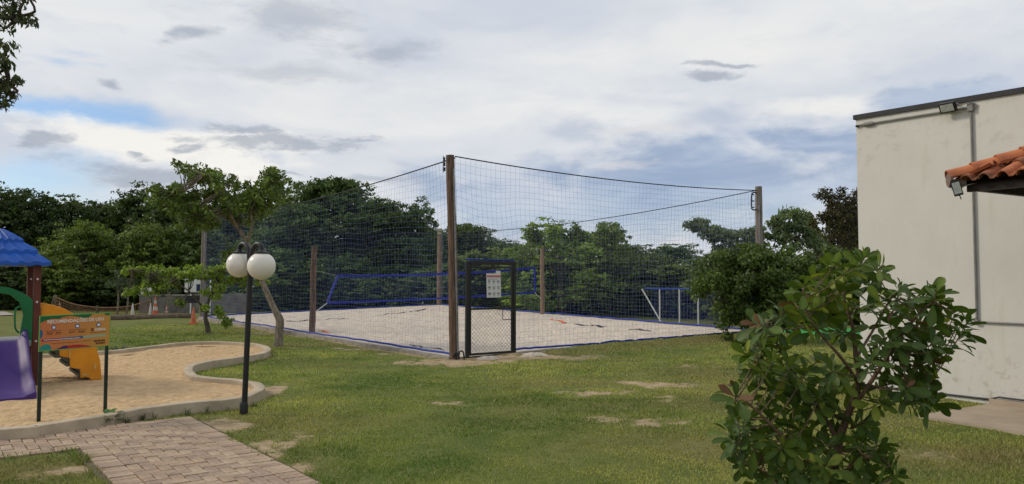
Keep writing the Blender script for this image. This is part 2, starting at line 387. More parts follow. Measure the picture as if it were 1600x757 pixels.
# ================================================================== GROUND
def axis(lo, hi, step, far):
    a = list(np.arange(lo, hi+1e-6, step)); k = step; left = []; right = []
    v = lo
    while v > -far: k *= 1.5; v -= k; left.append(v)
    v, k = hi, step
    while v < far: k *= 1.5; v += k; right.append(v)
    return np.array(left[::-1]+a+right)
gx, gy = axis(-13, 9, .1, 900), axis(3.5, 27, .1, 1200)
X, Y = np.meshgrid(gx, gy); x, y = X.ravel(), Y.ravel()
gz = ground_z(x, y); dirt, dry = fields(x, y)
nx, ny = len(gx), len(gy)
ii, jj = np.meshgrid(np.arange(nx-1), np.arange(ny-1)); a = (jj*nx+ii).ravel()
gcol = np.stack([dirt, dry, np.zeros_like(dirt)], 1)
m, n, b = nodes('lawn'); b.inputs['Roughness'].default_value = .95; b.inputs['Specular IOR Level'].default_value = .1
def N(t): return n.nodes.new(t)
at = N('ShaderNodeAttribute'); at.attribute_name = 'col'; sp = N('ShaderNodeSeparateColor'); n.links.new(at.outputs['Color'], sp.inputs[0])
tcn = N('ShaderNodeTexCoord')
def NZ(s, d=6, r=.65):
    q = N('ShaderNodeTexNoise'); q.inputs['Scale'].default_value = s; q.inputs['Detail'].default_value = d; q.inputs['Roughness'].default_value = r
    n.links.new(tcn.outputs['Object'], q.inputs['Vector']); return q.outputs[0]
def MX(f, A, B):
    q = N('ShaderNodeMix'); q.data_type = 'RGBA'
    for s, v in ((q.inputs[0], f), (q.inputs[6], A), (q.inputs[7], B)):
        if isinstance(v, tuple): s.default_value = (*v, 1)
        elif isinstance(v, float): s.default_value = v
        else: n.links.new(v, s)
    return q.outputs[2]
def MR(v, lo, hi):
    q = N('ShaderNodeMapRange'); n.links.new(v, q.inputs[0]); q.inputs[1].default_value = lo; q.inputs[2].default_value = hi; return q.outputs[0]
def MA(op, A, B):
    q = N('ShaderNodeMath'); q.operation = op
    for s, v in ((q.inputs[0], A), (q.inputs[1], B)):
        if isinstance(v, float): s.default_value = v
        else: n.links.new(v, s)
    return q.outputs[0]
green = MX(MR(NZ(1.1), .35, .68), (.10, .15, .034), (.27, .275, .085))
green = MX(MR(NZ(38, 4, .7), .3, .7), (.085, .10, .027), green)
dryc = MX(MR(NZ(6), .35, .65), (.17, .145, .055), (.24, .19, .085))
cg = MX(MA('MULTIPLY', sp.outputs[1], .85), green, dryc)
soil = MX(MR(NZ(5), .35, .65), (.30, .215, .125), (.47, .37, .24))
dm = MR(MA('ADD', sp.outputs[0], MA('MULTIPLY', MA('SUBTRACT', NZ(9, 9, .75), .5), 2.1)), .40, .70)
n.links.new(MX(dm, cg, soil), b.inputs['Base Color'])
bp = N('ShaderNodeBump'); bp.inputs['Strength'].default_value = .8; bp.inputs['Distance'].default_value = .03
n.links.new(NZ(30, 6, .7), bp.inputs['Height']); n.links.new(bp.outputs[0], b.inputs['Normal'])
M['lawn'] = m
lawn = structure(npmesh('ground', np.stack([x, y, gz], 1), np.stack([a, a+1, a+nx+1, a+nx], 1), gcol, m))
lawn.data.polygons.foreach_set('use_smooth', [True]*len(lawn.data.polygons))

# mown grass blades, thinning with distance
rng = np.random.default_rng(11)
n_b = 620000
dd = 5.0*np.exp(rng.random(n_b)*math.log(30/5.0)); az = (rng.random(n_b)*2-1)*.80
bx, by = dd*az, dd
keep = (bx > -12.9) & (bx < 8.9) & (by < 26.9)
bx, by = bx[keep], by[keep]
di, dr = fields(bx, by)
bad = inside(court_poly, bx, by) | inside(sb_s, bx, by) | inside(slab_poly, bx, by)
core = inside([path_xy(*q) for q in ((-.76, .12), (-.76, 4.2), (.20, 4.2), (.20, 1.20), (4.6, 1.20), (4.6, .12))], bx, by)
edge = inside(path_poly, bx, by)
bad |= core & (vnoise(bx, by, 9) < .86)
bad |= edge & ~core & (vnoise(bx, by, 4) < .5)
bad |= ((V(0, 0, 0)-wL).dot(wn_) + bx*wn_.x + by*wn_.y > -.02) & (by < 12)
bad |= di + (vnoise(bx, by, 6)-.5)*.7 + (vnoise(bx, by, 17)-.5)*.6 > .34 + .35*rng.random(len(bx))
k = ~bad; bx, by, dr = bx[k], by[k], dr[k]
thin = rng.random(len(bx)) < np.clip(vnoise(bx, by, 7)*vnoise(bx, by, 2.3)*2.6+.15, 0, 1); bx, by, dr = bx[thin], by[thin], dr[thin]
nb = len(bx); bz = ground_z(bx, by)
sc = np.clip((np.hypot(bx, by)/6), .8, 5)
lush = .6+.8*vnoise(bx, by, .8)
hh = (.012+.017*rng.random(nb))*lush*np.clip(sc**.2, 1, 1.35); wdt = (.0028+.0022*rng.random(nb))*sc**.95
ang = rng.random(nb)*math.tau; lean = rng.normal(size=(nb, 2))*.6
v = np.empty((nb, 3, 3)); ex, ey = np.cos(ang)*wdt, np.sin(ang)*wdt
v[:, 0] = np.stack([bx-ex, by-ey, bz-.004], 1); v[:, 1] = np.stack([bx+ex, by+ey, bz-.004], 1)
v[:, 2] = np.stack([bx+lean[:, 0]*hh, by+lean[:, 1]*hh, bz+hh], 1)
tt = (vnoise(bx, by, .6)*.6+vnoise(bx, by, 2.6)*.4)[:, None]; r1 = rng.random((nb, 1))
tt = np.clip((tt-.25)*1.9, 0, 1)
gc = np.array([.12, .20, .04])*(1-tt)+np.array([.45, .46, .135])*tt
gc = gc*(.72+.56*r1); dmix = np.clip(dr[:, None]*1.0*(rng.random((nb, 1))+.35), 0, 1)
gc = gc*(1-dmix)+np.array([.31, .26, .12])*dmix*(.7+.5*r1)
st = rng.random(nb) < .07; gc[st] = np.array([.44, .38, .2])
dkk = rng.random(nb) < .18; gc[dkk] *= .5
de = np.minimum(np.minimum(segdist(path_xy(-.8, 0), path_xy(4.6, 0), bx, by)[0], segdist(path_xy(.28, 1.34), path_xy(4.6, 1.34), bx, by)[0]), segdist(path_xy(.28, 1.34), path_xy(.28, 4.2), bx, by)[0])
ne = (de < .07); v[ne, 2] += np.stack([lean[ne, 0]*.02, lean[ne, 1]*.02, .018+.02*rng.random(ne.sum())], 1)
g = npmesh('grass', v.reshape(-1, 3), np.arange(nb*3).reshape(nb, 3), np.repeat(gc, 3, axis=0), M['grass'], k=3)
tag(g, 'short mown green lawn with yellowish and worn patches', 'grass', kind='stuff')

def sheet(name, pts_fn, nu, nv, m, parent=None):
    vs = [pts_fn(i/nu, j/nv) for j in range(nv+1) for i in range(nu+1)]
    fs = [(j*(nu+1)+i, j*(nu+1)+i+1, (j+1)*(nu+1)+i+1, (j+1)*(nu+1)+i) for j in range(nv) for i in range(nu)]
    return MB().add(vs, fs).build(name, m, parent, 'full')

# ---- court sand and concrete edging
def court_s(u, v):
    p = court(u, v); a_, b_ = np.array([p.x]), np.array([p.y])
    edge_ = min(u, 1-u, v, 1-v)
    p.z += .035 + ((vnoise(a_, b_, 1.1)[0]-.5)*.06 + (vnoise(a_, b_, 3.1)[0]-.5)*.06+(vnoise(a_, b_, 6.1)[0]-.5)*.05)*min(1, edge_*12+.15)
    return p
structure(sheet('court_sand', court_s, 130, 210, M['sand']))
ctr = court(.5, .5)
def edging(a, b, w=.14, top=.05, name='court_edging'):
    mb = MB(); d = (b-a); dn = V(d.x, d.y, 0).normalized(); nrm = V(-dn.y, dn.x, 0)
    if nrm.dot(ctr-a) > 0: nrm = -nrm
    vs = []
    for i in range(25):
        p = a + d*(i/24); j = random.uniform(-.006, .006)
        vs += [p+nrm*0.0+V(0, 0, top+j), p+nrm*w+V(0, 0, top+j), p+nrm*(w+.01)+V(0, 0, -.3), p+V(0, 0, -.3)]
    fs = [(i*4+k_, i*4+(k_+1) % 4, i*4+4+(k_+1) % 4, i*4+4+k_) for i in range(24) for k_ in range(4)]
    fs += [(0, 1, 2, 3), (96, 99, 98, 97)]
    return mb.add(vs, fs).build(name, M['curb' if name == 'x' else 'concrete'])
random.seed(3)
gA, gB = Pp + (Rp-Pp)*.02, Pp + (Rp-Pp)*.145
for a_, b_ in ((Pp, Lp), (gB, Rp), (Rp, Bp), (Lp, Bp)): structure(edging(a_, b_))

# ---- sandbox: kerb and sand
kv, kf = [], []; ns = len(sb_s)
cen = V(-6, 11, 0)
for i, p in enumerate(sb_s):
    t = (sb_s[(i+1) % ns]-sb_s[i-1]).normalized(); nn = V(t.y, -t.x, 0)
    j = .004*math.sin(i*.9)
    kv += [p+nn*.004+V(0, 0, -.05), p+V(0, 0, .118+j), p-nn*.012+V(0, 0, .124+j), p-nn*.128+V(0, 0, .124+j), p-nn*.14+V(0, 0, .118+j), p-nn*.14+V(0, 0, -.05)]
for i in range(ns):
    for k_ in range(5): a_, b_ = i*6+k_, ((i+1) % ns)*6+k_; kf.append((a_, b_, b_+1, a_+1))
structure(MB().add(kv, kf).build('sandbox_kerb', M['curb'], None, True))
gxs, gys = np.arange(-13.8, -2.5, .07), np.arange(6.6, 18, .07)
XX, YY = np.meshgrid(gxs, gys); ins = inside(sb_s, XX.ravel(), YY.ravel())
zz = .048+(vnoise(XX.ravel(), YY.ravel(), 8)-.5)*.022+(vnoise(XX.ravel(), YY.ravel(), 1.3)-.5)*.05+(vnoise(XX.ravel(), YY.ravel(), 4)-.5)*.028
nnx = len(gxs); I, J = np.meshgrid(np.arange(nnx-1), np.arange(len(gys)-1)); aa = (J*nnx+I).ravel()
fq = np.stack([aa, aa+1, aa+nnx+1, aa+nnx], 1); fq = fq[ins[fq].all(1)]
o = npmesh('play_sand', np.stack([XX.ravel(), YY.ravel(), zz], 1), fq, None, M['play_sand']); structure(o)
o.data.polygons.foreach_set('use_smooth', [True]*len(o.data.polygons))
# rim strip of sand that meets the kerb
kv, kf = [], []
for i, p in enumerate(sb_s):
    t = (sb_s[(i+1) % ns]-sb_s[i-1]).normalized(); nn = V(t.y, -t.x, 0)
    kv += [p-nn*.10+V(0, 0, .06), p-nn*.42+V(0, 0, .036)]
for i in range(ns): kf.append((i*2, ((i+1) % ns)*2, ((i+1) % ns)*2+1, i*2+1))
structure(MB().add(kv, kf).build('play_sand_rim', M['play_sand'], None, 'full'))

# ---- paver path, herringbone laid at 45 degrees
ps = MB(); q = [path_xy(*t) for t in ((-.82, -.04), (-.82, 4.2), (.30, 4.2), (.30, 1.36), (4.6, 1.36), (4.6, -.04))]
ps.add([V(p.x, p.y, .006) for p in q], [(0, 1, 2, 3, 4, 5)])
path = structure(ps.build('path', M['soil'])); ORG[path.name] = V(0, 0, 0)
pm = []
for i in range(4):
    c_ = [(.46, .34, .235), (.42, .30, .21), (.49, .37, .26), (.39, .29, .215)][i]
    pm.append(mat('paver_clay', c_, .9, c2=tuple(t*.68 for t in c_), scale=16, bump=.5, bscale=70))
def paver_mesh(lx, ly, m_):
    mb = MB().box((0, 0, 0), (lx, ly, .05)); o_ = mb.build('tmp', m_, None, False, .006); me = o_.data; bpy.data.objects.remove(o_); me.name = 'paver'; return me
pmesh = [paver_mesh(.191, .091, m_) for m_ in pm]; hmesh = [paver_mesh(.091, .091, m_) for m_ in pm]
ax45 = math.atan2(e1.y, e1.x); dx, dy = V(math.cos(ax45), math.sin(ax45), 0), V(-math.sin(ax45), math.cos(ax45), 0)
random.seed(8); cand = []
def cell_in(i, j): return (-8 <= i <= 45 and -13 <= j <= -1) or (-8 <= i <= 2 and -41 <= j <= -1)
used = set()
def brick(cells):
    cx_ = sum(c[0]+.5 for c in cells)/len(cells)*.1; cy_ = sum(c[1]+.5 for c in cells)/len(cells)*.1
    used.update(cells); kind_ = 2 if len(cells) == 1 else (0 if cells[0][1] == cells[1][1] else 1)
    cand.append((pO+dx*cx_+dy*cy_, kind_))
for i in range(-8, 46):                                   # border courses of bricks laid across the path edge
    brick([(i, -2), (i, -1)])
    if i > 2: brick([(i, -13), (i, -12)])
for i in range(-10, 48):
    for j in range(-44, 2):
        kk = (i-j) % 4
        cells = [(i, j), (i+1, j)] if kk == 0 else ([(i, j), (i, j+1)] if kk == 3 else None)
        if not cells: continue
        ok = [c_ for c_ in cells if cell_in(*c_) and c_ not in used]
        if ok: brick(ok)
cand.sort(key=lambda c_: (c_[0].length if (G(0, 757).y-.3 < c_[0].y and abs(c_[0].x) < c_[0].y*.72) else 99))
rest = MB()
for i, (p, rot) in enumerate(cand):
    ang_ = ax45 + (math.pi/2 if rot == 1 else 0) + random.uniform(-.02, .02); z_ = -.002+random.uniform(-.004, .004)
    if i < 300:
        o = bpy.data.objects.new('paver', random.choice(hmesh if rot == 2 else pmesh)); C.objects.link(o); o.parent = path
        o.location = (p.x, p.y, z_); o.rotation_euler = (random.uniform(-.015, .015), random.uniform(-.015, .015), ang_)
    else:
        ca, sa = math.cos(ang_), math.sin(ang_); rest.box((p.x, p.y, z_), (.091 if rot == 2 else .191, .091, .05), (V(ca, sa, 0), V(-sa, ca, 0), V(0, 0, 1)))
o = rest.build('paver_rest', pm[0], path); o['kind'] = 'stuff'

# ---- small surfaces far off
def flat(name, pts, m_, z=.01): return structure(MB().add([V(p.x, p.y, z) for p in pts], [tuple(range(len(pts)))]).build(name, m_))
M['pale_path'] = mat('pale_concrete_path', (.38, .35, .31), .9, scale=3)
flat('footpath', [G(-120, 500), G(24, 493), G(8, 488), G(-120, 487)], M['pale_path'], .03)
M['green_floor'] = mat('green_court_paint', (.04, .30, .07), .7, scale=3)
flat('green_court', [V(7.75, 22.2, 0), V(13, 20.2, 0), V(15, 23.6, 0), V(8.6, 25.0, 0)], M['green_floor'], .03)
M['slab'] = mat('slab_concrete', (.42, .34, .25), .85, c2=(.31, .25, .185), scale=1.8, bump=.15, bscale=40, detail=10)
sl = MB().prism([(0, 0), (5.5, 0), (5.5, 1.7), (0, 1.7)], wL+wd*S0-wn_*.008+V(0, 0, .0), wd, -wn_, V(0, 0, 1), .05).build('porch_slab', M['slab']); structure(sl)

# ================================================================== WHITE BUILDING
def wall_material():
    m, n, b = nodes('white_wall'); b.inputs['Roughness'].default_value = .85; b.inputs['Specular IOR Level'].default_value = .2
    tcn = n.nodes.new('ShaderNodeTexCoord'); lk = n.links.new
    def nz(s, d=6, st=(1, 1, 1)):
        mp = n.nodes.new('ShaderNodeMapping'); mp.inputs['Scale'].default_value = st; lk(tcn.outputs['Object'], mp.inputs[0])
        q = n.nodes.new('ShaderNodeTexNoise'); q.inputs['Scale'].default_value = s; q.inputs['Detail'].default_value = d; q.inputs['Roughness'].default_value = .65; lk(mp.outputs[0], q.inputs['Vector']); return q.outputs[0]
    def mr(v, lo, hi, a=0, b_=1):
        q = n.nodes.new('ShaderNodeMapRange'); lk(v, q.inputs[0]); q.inputs[1].default_value = lo; q.inputs[2].default_value = hi; q.inputs[3].default_value = a; q.inputs[4].default_value = b_; return q.outputs[0]
    def mx(f, A, B):
        q = n.nodes.new('ShaderNodeMix'); q.data_type = 'RGBA'; lk(f, q.inputs[0])
        for s, v in ((q.inputs[6], A), (q.inputs[7], B)):
            if isinstance(v, tuple): s.default_value = (*v, 1)
            else: lk(v, s)
        return q.outputs[2]
    def ml(a, b_):
        q = n.nodes.new('ShaderNodeMath'); q.operation = 'MULTIPLY'; lk(a, q.inputs[0]); lk(b_, q.inputs[1]); return q.outputs[0]
    c = mx(mr(nz(.9), .3, .7), (.56, .54, .50), (.63, .61, .565))
    c = mx(mr(nz(5, 6, (1, 1, .10)), .56, .72, 0, .45), c, (.50, .44, .33))        # rain streaks
    sep = n.nodes.new('ShaderNodeSeparateXYZ'); lk(tcn.outputs['Object'], sep.inputs[0])
    low = mr(sep.outputs[2], .95, .0); pat = mr(nz(8, 10), .54, .62)
    c = mx(ml(low, pat), c, (.44, .40, .34))                                        # flaking and dirt at the foot
    hi_ = mr(sep.outputs[2], 2.9, 3.6); pat2 = mr(nz(5, 10, (1, 1, 1.5)), .54, .66, 0, .6)
    c = mx(ml(hi_, pat2), c, (.48, .45, .40))
    lk(c, b.inputs['Base Color'])
    bp = n.nodes.new('ShaderNodeBump'); bp.inputs['Strength'].default_value = .25; bp.inputs['Distance'].default_value = .02; lk(nz(3.5, 8), bp.inputs['Height']); lk(bp.outputs[0], b.inputs['Normal'])
    return m
M['wall'] = wall_material()
M['flash'] = mat('dark_flashing', (.025, .025, .03), .5, var=.2)
M['tile'] = mat('clay_tile', (.50, .165, .065), .8, c2=(.30, .10, .05), scale=5, bump=.3, bscale=40)
M['tile2'] = mat('clay_tile_dark', (.40, .135, .06), .85, c2=(.17, .085, .055), scale=6, bump=.3, bscale=40)
M['mortar'] = mat('mortar', (.22, .16, .13), .95, scale=12, bump=.6, bscale=40)
M['dark_wood'] = mat('dark_stained_wood', (.035, .02, .016), .6, c2=(.016, .010, .009), scale=6, stretch=(3, 3, 12))
M['blue_paint'] = mat('blue_paint', (.02, .06, .26), .5, var=.12)
M['conduit'] = mat('grey_conduit', (.24, .235, .22), .5, var=.15)
M['glass'] = mat('lamp_glass', (.45, .47, .44), .25, var=.15, scale=30, spec=.5)
bld = thing('building', 'white rendered building with a dark roof edge and a clay tiled porch', 'building', wL)
def topz(s): return 4.10-.03*s
LEN, DEP = 9.0, 7.0
w = MB(); a0, a1 = wL, wL+wd*LEN; b1, b0 = a1+wn_*DEP, a0+wn_*DEP
w.add([a0+V(0, 0, -.1), a1+V(0, 0, -.1), b1+V(0, 0, -.1), b0+V(0, 0, -.1), a0+V(0, 0, topz(0)), a1+V(0, 0, topz(LEN)), b1+V(0, 0, topz(LEN)), b0+V(0, 0, topz(0))],
      [(0, 1, 5, 4), (1, 2, 6, 5), (2, 3, 7, 6), (3, 0, 4, 7), (4, 5, 6, 7), (0, 3, 2, 1)])
w.build('wall', M['wall'], bld)
fl = MB()
for s0, s1 in ((-.03, LEN),):
    p0, p1 = wL+wd*s0-wn_*.03, wL+wd*s1-wn_*.03
    z0, z1 = topz(s0), topz(s1)
    fl.add([p0+V(0, 0, z0-.055), p1+V(0, 0, z1-.055), p1+V(0, 0, z1+.015), p0+V(0, 0, z0+.015), p0+wn_*.2+V(0, 0, z0-.055), p1+wn_*.2+V(0, 0, z1-.055), p1+wn_*.2+V(0, 0, z1+.015), p0+wn_*.2+V(0, 0, z0+.015)],
           [(0, 1, 2, 3), (5, 4, 7, 6), (3, 2, 6, 7), (0, 4, 5, 1), (0, 3, 7, 4), (1, 5, 6, 2)])
fl.build('roof_flashing', M['flash'], bld)
# plinth behind the slab, in two cast lengths
for s0, s1 in ((S0-.02, S0+.72), (S0+.726, S0+5)):
    MB().prism([(s0, .0), (s1, .0), (s1, .085), (s0, .085)], wL-wn_*.03, wd, V(0, 0, 1), wn_, .058).build('plinth', M['slab'], bld, False, .006)
tubeo('base_pipe', [wL-wn_*.02+wd*.3+V(0, 0, .05), wL-wn_*.02+wd*(S0-.04)+V(0, 0, .07), wL-wn_*.045+wd*(S0+.1)+V(0, 0, .115), wL-wn_*.045+wd*6+V(0, 0, .115)], .013, M['flash'], bld, 6)
# conduits
c0 = onwall(1343, 196, .025); c1 = onwall(1517, 168, .025); sC = (c1-wL).dot(wd)
tubeo('conduit', [c0, c1], .015, M['conduit'], bld)
vz0 = onwall(1521, 503, .025).z
tubeo('conduit', [V(c1.x, c1.y, c1.z-.03), V(c1.x, c1.y, vz0)], .016, M['conduit'], bld)
h0 = V(c1.x, c1.y, vz0); h1 = onwall(1600, 511, .025)
tubeo('conduit', [h0, h0+wd*2.4], .013, M['conduit'], bld)
MB().box(c1+V(0, 0, 0)-wn_*.01, (.075, .05, .11), (wd, wn_, V(0, 0, 1))).build('junction_box', M['conduit'], bld, False, .008)
MB().box(h0-wn_*.005, (.06, .045, .06), (wd, wn_, V(0, 0, 1))).build('junction_box', M['conduit'], bld, False, .006)
fit = onwall(1357, 194, .03); dC = (c1-c0).normalized()
MB().lathe([(.016, -.09), (.03, -.06), (.033, .05), (.02, .09)], fit, 10, (wn_, dC.cross(wn_), dC)).build('conduit_joint', M['conduit'], bld, True)
tubeo('cable', [onwall(1343, 197, .02)-wd*.01, onwall(1341, 197, .03)-wd*.04], .018, M['cable'], bld, 6)
def floodlight(c, X, Nn, w_, h_, parent, mount):
    Nn = Nn.normalized(); X = (X-Nn*X.dot(Nn)).normalized(); Z = X.cross(Nn)
    if Z.z < 0: Z = -Z
    fl_ = MB().box(c, (w_, .045, h_), (X, Nn, Z))
    for k_ in range(5): fl_.box(c-Nn*.033+X*((k_-2)*w_*.19), (.008, .022, h_*.8), (X, Nn, Z))
    body = fl_.build('floodlight', M['black_metal'], parent, False, .003)
    MB().box(c+Nn*.024, (w_*.80, .006, h_*.74), (X, Nn, Z)).build('lens', M['glass'], body)
    br = MB(); br.tube([c+X*(w_*.52)-Nn*.02, c+X*(w_*.52)-Nn*.07, (c-Nn*.07+mount)*.5+X*.03, mount+X*.02], .007, 6); br.tube([c-X*(w_*.52)-Nn*.02, c-X*(w_*.52)-Nn*.07, (c-Nn*.07+mount)*.5-X*.03, mount-X*.02], .007, 6)
    br.build('bracket', M['steel'], body)
    return body
fc = onwall(1481, 168, .13)
floodlight(fc, wd, -wn_-V(0, 0, .55), .215, .135, bld, onwall(1477, 158, .0))
tubeo('cable', spline([fc+wn_*.05+wd*.1, fc+wd*.25+wn_*.05+V(0, 0, .02), c1-wn_*.03+V(0, 0, .06), c1+wd*.07+V(0, 0, .03), c1+wd*.05+V(0, 0, -.03), c1+wd*.02], 5), .006, M['conduit'], bld, 6)

# porch roof
zt, tanp = 2.665, .45
ca_ = 1/math.sqrt(1+tanp**2); sa_ = tanp*ca_
proof = MB(); RL = 4.2
k0 = K+V(0, 0, zt-.03)
def rp(u, v, dz=0.0):    # u along the front eave, v towards the wall, on the lower of both slopes
    return K + wd*u + wn_*v + V(0, 0, zt + tanp*min(u, v) + dz)
deck = MB(); deck.add([rp(.02, .02, -.03), rp(RL, .02, -.03), rp(RL, dK-.01, -.03), rp(dK-.01, dK-.01, -.03), rp(.02, dK-.01, -.03)], [(0, 1, 2, 3), (0, 3, 4)])
deck.add([p for p in (rp(.02, .02, -.055), rp(RL, .02, -.055), rp(RL, dK-.01, -.055), rp(dK-.01, dK-.01, -.055), rp(.02, dK-.01, -.055))], [(3, 2, 1, 0), (4, 3, 0)])
roof = deck.build('porch_roof', M['dark_wood'], bld)
bm1 = MB().box(K+wd*(RL/2+.03)+wn_*.10+V(0, 0, 2.60), (RL, .06, .125), (wd, wn_, V(0, 0, 1))); bm1.build('porch_beam', M['dark_wood'], bld, False, .004)
MB().box(K+wn_*(dK/2+.04)+wd*.13+V(0, 0, 2.585), (dK-.2, .06, .095), (wn_, wd, V(0, 0, 1))).build('porch_beam', M['dark_wood'], bld, False, .004)
def tile_mesh(name, r, length, pan, m_):
    prof = []
    for k_ in range(9):
        a_ = math.pi*k_/8; prof.append((-r*math.cos(a_), r*.95*math.sin(a_)))
    if pan: prof += [(r+.012, -.004), (r+pan-.012, -.004), (r+pan, .012)]
    vs, fs = [], []; npf = len(prof)
    for j, (yy, s_, dz) in enumerate(((0, 1.0, .012), (length, .9, -.010))):
        vs += [(px_*s_, yy, pz*s_+dz) for px_, pz in prof] + [(px_*s_*.9, yy, (pz-.013)*s_+dz) for px_, pz in prof]
    n2 = npf*2
    for k_ in range(npf-1):
        fs += [(k_, k_+1, n2+k_+1, n2+k_), (npf+k_+1, npf+k_, n2+npf+k_, n2+npf+k_+1), (k_+1, k_, npf+k_, npf+k_+1), (n2+k_, n2+k_+1, n2+npf+k_+1, n2+npf+k_)]
    fs += [(0, n2, n2+npf, npf), (npf-1, 2*npf-1, n2+2*npf-1, n2+npf-1)]
    o_ = MB().add(vs, fs).build('tmp', m_, None, True); me = o_.data; bpy.data.objects.remove(o_); me.name = name; return me
tms = [tile_mesh('tile', .058, .40, .062, M['tile']), tile_mesh('tile', .058, .40, .062, M['tile2'])]
random.seed(4)
def put(mesh, name, p, X_, Y_, parent, lab=None):
    Z_ = X_.cross(Y_).normalized(); o_ = bpy.data.objects.new(name, mesh); C.objects.link(o_); o_.parent = parent
    mt = Matrix((X_, Y_, Z_)).transposed().to_4x4(); mt.translation = p-ORG[parent.name]; o_.matrix_local = mt
    return o_
slopeY1 = (wn_*ca_+V(0, 0, sa_)); slopeY2 = (wd*ca_+V(0, 0, sa_))
row = .33*ca_
cnt = 0
for r_ in range(8):
    v_ = -.05 + row*r_
    if v_ > dK-.15: break
    for c_ in range(22):
        u = .09+.178*c_
        if u < v_+.02 or u > RL-.2: continue
        if cnt >= 150: continue
        X_ = -wd; p = K+wd*u+wn_*v_+V(0, 0, zt+tanp*v_+.004*random.random())
        if X_.cross(slopeY1).z < 0: X_ = wd
        put(tms[random.random() < .35], 'tile', p, (X_+V(0, 0, random.uniform(-.02, .02))).normalized(), slopeY1, roof); cnt += 1
for r_ in range(8):
    u_ = -.05 + row*r_
    if u_ > dK-.15: break
    for c_ in range(13):
        v_ = .09+.178*c_
        if v_ < u_+.02 or v_ > dK-.1: continue
        X_ = wn_ if wn_.cross(slopeY2).z > 0 else -wn_
        put(tms[random.random() < .35], 'tile', K+wn_*v_+wd*u_+V(0, 0, zt+tanp*u_), X_, slopeY2, roof)
hipd = (wd+wn_).normalized(); hipY = (hipd*math.sqrt(2)+V(0, 0, tanp)).normalized(); hipX = hipY.cross(V(0, 0, 1)).normalized()
htm = tile_mesh('ridge_tile', .088, .36, 0, M['tile'])
for k_ in range(11):
    q = .045-.15+.25*k_*.93; p = K+hipd*q+V(0, 0, zt+.045+tanp*q/math.sqrt(2))
    put(htm, 'ridge_tile', p, hipX, hipY, roof)
# mortar end of the hip
q = -.095; pm_ = K+hipd*q+V(0, 0, zt+.03+tanp*q/math.sqrt(2))
MB().prism([(.085*math.cos(math.pi*t/8), .085*math.sin(math.pi*t/8)) for t in range(9)]+[(-.05, -.06), (.02, -.085)], pm_, hipX, V(0, 0, 1), hipd, .03).build('hip_end_mortar', M['mortar'], roof)
MB().box(K+hipd*.0+V(0, 0, zt-.035), (.11, .1, .05), (hipX, hipd, V(0, 0, 1))).build('hip_end_mortar', M['mortar'], roof, False, .012)
pc = K+wn_*1.36+wd*.13
MB().box(V(pc.x, pc.y, 2.54/2+.012), (.12, .12, 2.51), (wd, wn_, V(0, 0, 1))).build('porch_column', M['blue_paint'], bld, False, .006)
f2 = D(1495, 294, 7.93)
floodlight(f2, V(.80, .3, .22), V(-.45, -.85, -.12), .085, .165, bld, K+wd*.12+wn_*.06+V(0, 0, 2.62))
tubeo('cable', spline([f2+V(.04, .04, -.07), f2+V(.09, .1, -.08), f2+V(.13, .15, -.10), f2+V(.12, .16, .0), K+wd*.11+wn_*.02+V(0, 0, 2.62)], 5), .004, M['cable'], bld, 5)

# ================================================================== BEACH COURT
def wood_post(name, base, top, r, m_, label, group, cat='post', extra=None):
    t = thing(name, label, cat, base, group)
    pts, rad = [], []; d = top-base; sidev = V(d.y, -d.x, 0)
    for i in range(13):
        f = i/12; w_ = .012*math.sin(f*5+base.x)*math.sin(math.pi*f); pts.append(base+V(0, 0, -.2)*(1 if i == 0 else 0)+d*f+V(w_, w_*.5, 0)); rad.append(r*(1.06-.14*f)*(1+.03*math.sin(i*2.3+base.y)))
    MB().tube(pts, rad, 14).build('shaft', m_, t, True)
    return t
HP = 4.15
def vert(px_top, base, z): q = D(px_top, 300, base.y); return V(q.x, base.y, z)
g1 = 'tall round wooden posts at the corners of the sand court'
tP = wood_post('wooden_post', Pp, V(D(703, 240, Pp.y).x, Pp.y+.05, 4.14), .094, M['post_wood'], 'tall dark brown wooden post beside the black gate', None)
Ptop = V(D(703, 240, Pp.y).x, Pp.y+.05, 4.14)
tR = wood_post('wooden_post', Rp, V(Rp.x-.02, Rp.y, Rp.z+4.14), .105, M['post_grey'], 'tall grey weathered wooden post rising behind the bushy round tree', None)
tL = wood_post('wooden_post', Lp, V(Lp.x+.05, Lp.y, Lp.z+4.0), .10, M['post_grey'], 'tall grey wooden post near the single orange cone and info board', None)
tB = wood_post('wooden_post', Bp, V(Bp.x, Bp.y, Bp.z+3.6), .105, M['post_pale'], 'tall pale brown post with a light box at its top at the far court corner', None)
# fittings
X1 = (Rp-Pp); X1.z = 0; X1.normalize(); X2 = (Lp-Pp); X2.z = 0; X2.normalize()
pv = Ptop-Pp
for z_ in (.93, .955, .98):
    p = Pp+pv*z_+V(-.12, -.02, 0); MB().lathe([(.012, -.04), (.028, -.03), (.016, 0), (.028, .03), (.012, .04)], p, 8).build('insulator', M['black_metal'], tP, True)
MB().box(Pp+pv*.955+V(-.14, -.02, 0), (.012, .03, .34)).build('bracket', M['black_metal'], tP)
tubeo('conduit', [Pp+V(.075, -.09, -.01), Pp+V(.075, -.09, 0)+pv*.93], .017, M['steel'], tP)
tubeo('cable_loop', spline([Pp+V(.1, -.1, .02), Pp+V(.11, -.12, .16), Pp+V(.18, -.12, .17), Pp+V(.2, -.1, .06), Pp+V(.21, -.1, -.01)], 5), .016, M['cable'], tP)
tubeo('cable_loop', spline([Pp+V(.05, -.12, .0), Pp+V(.06, -.13, .12), Pp+V(.03, -.13, .14), Pp+V(-.02, -.1, .05)], 5), .014, M['cable'], tP)
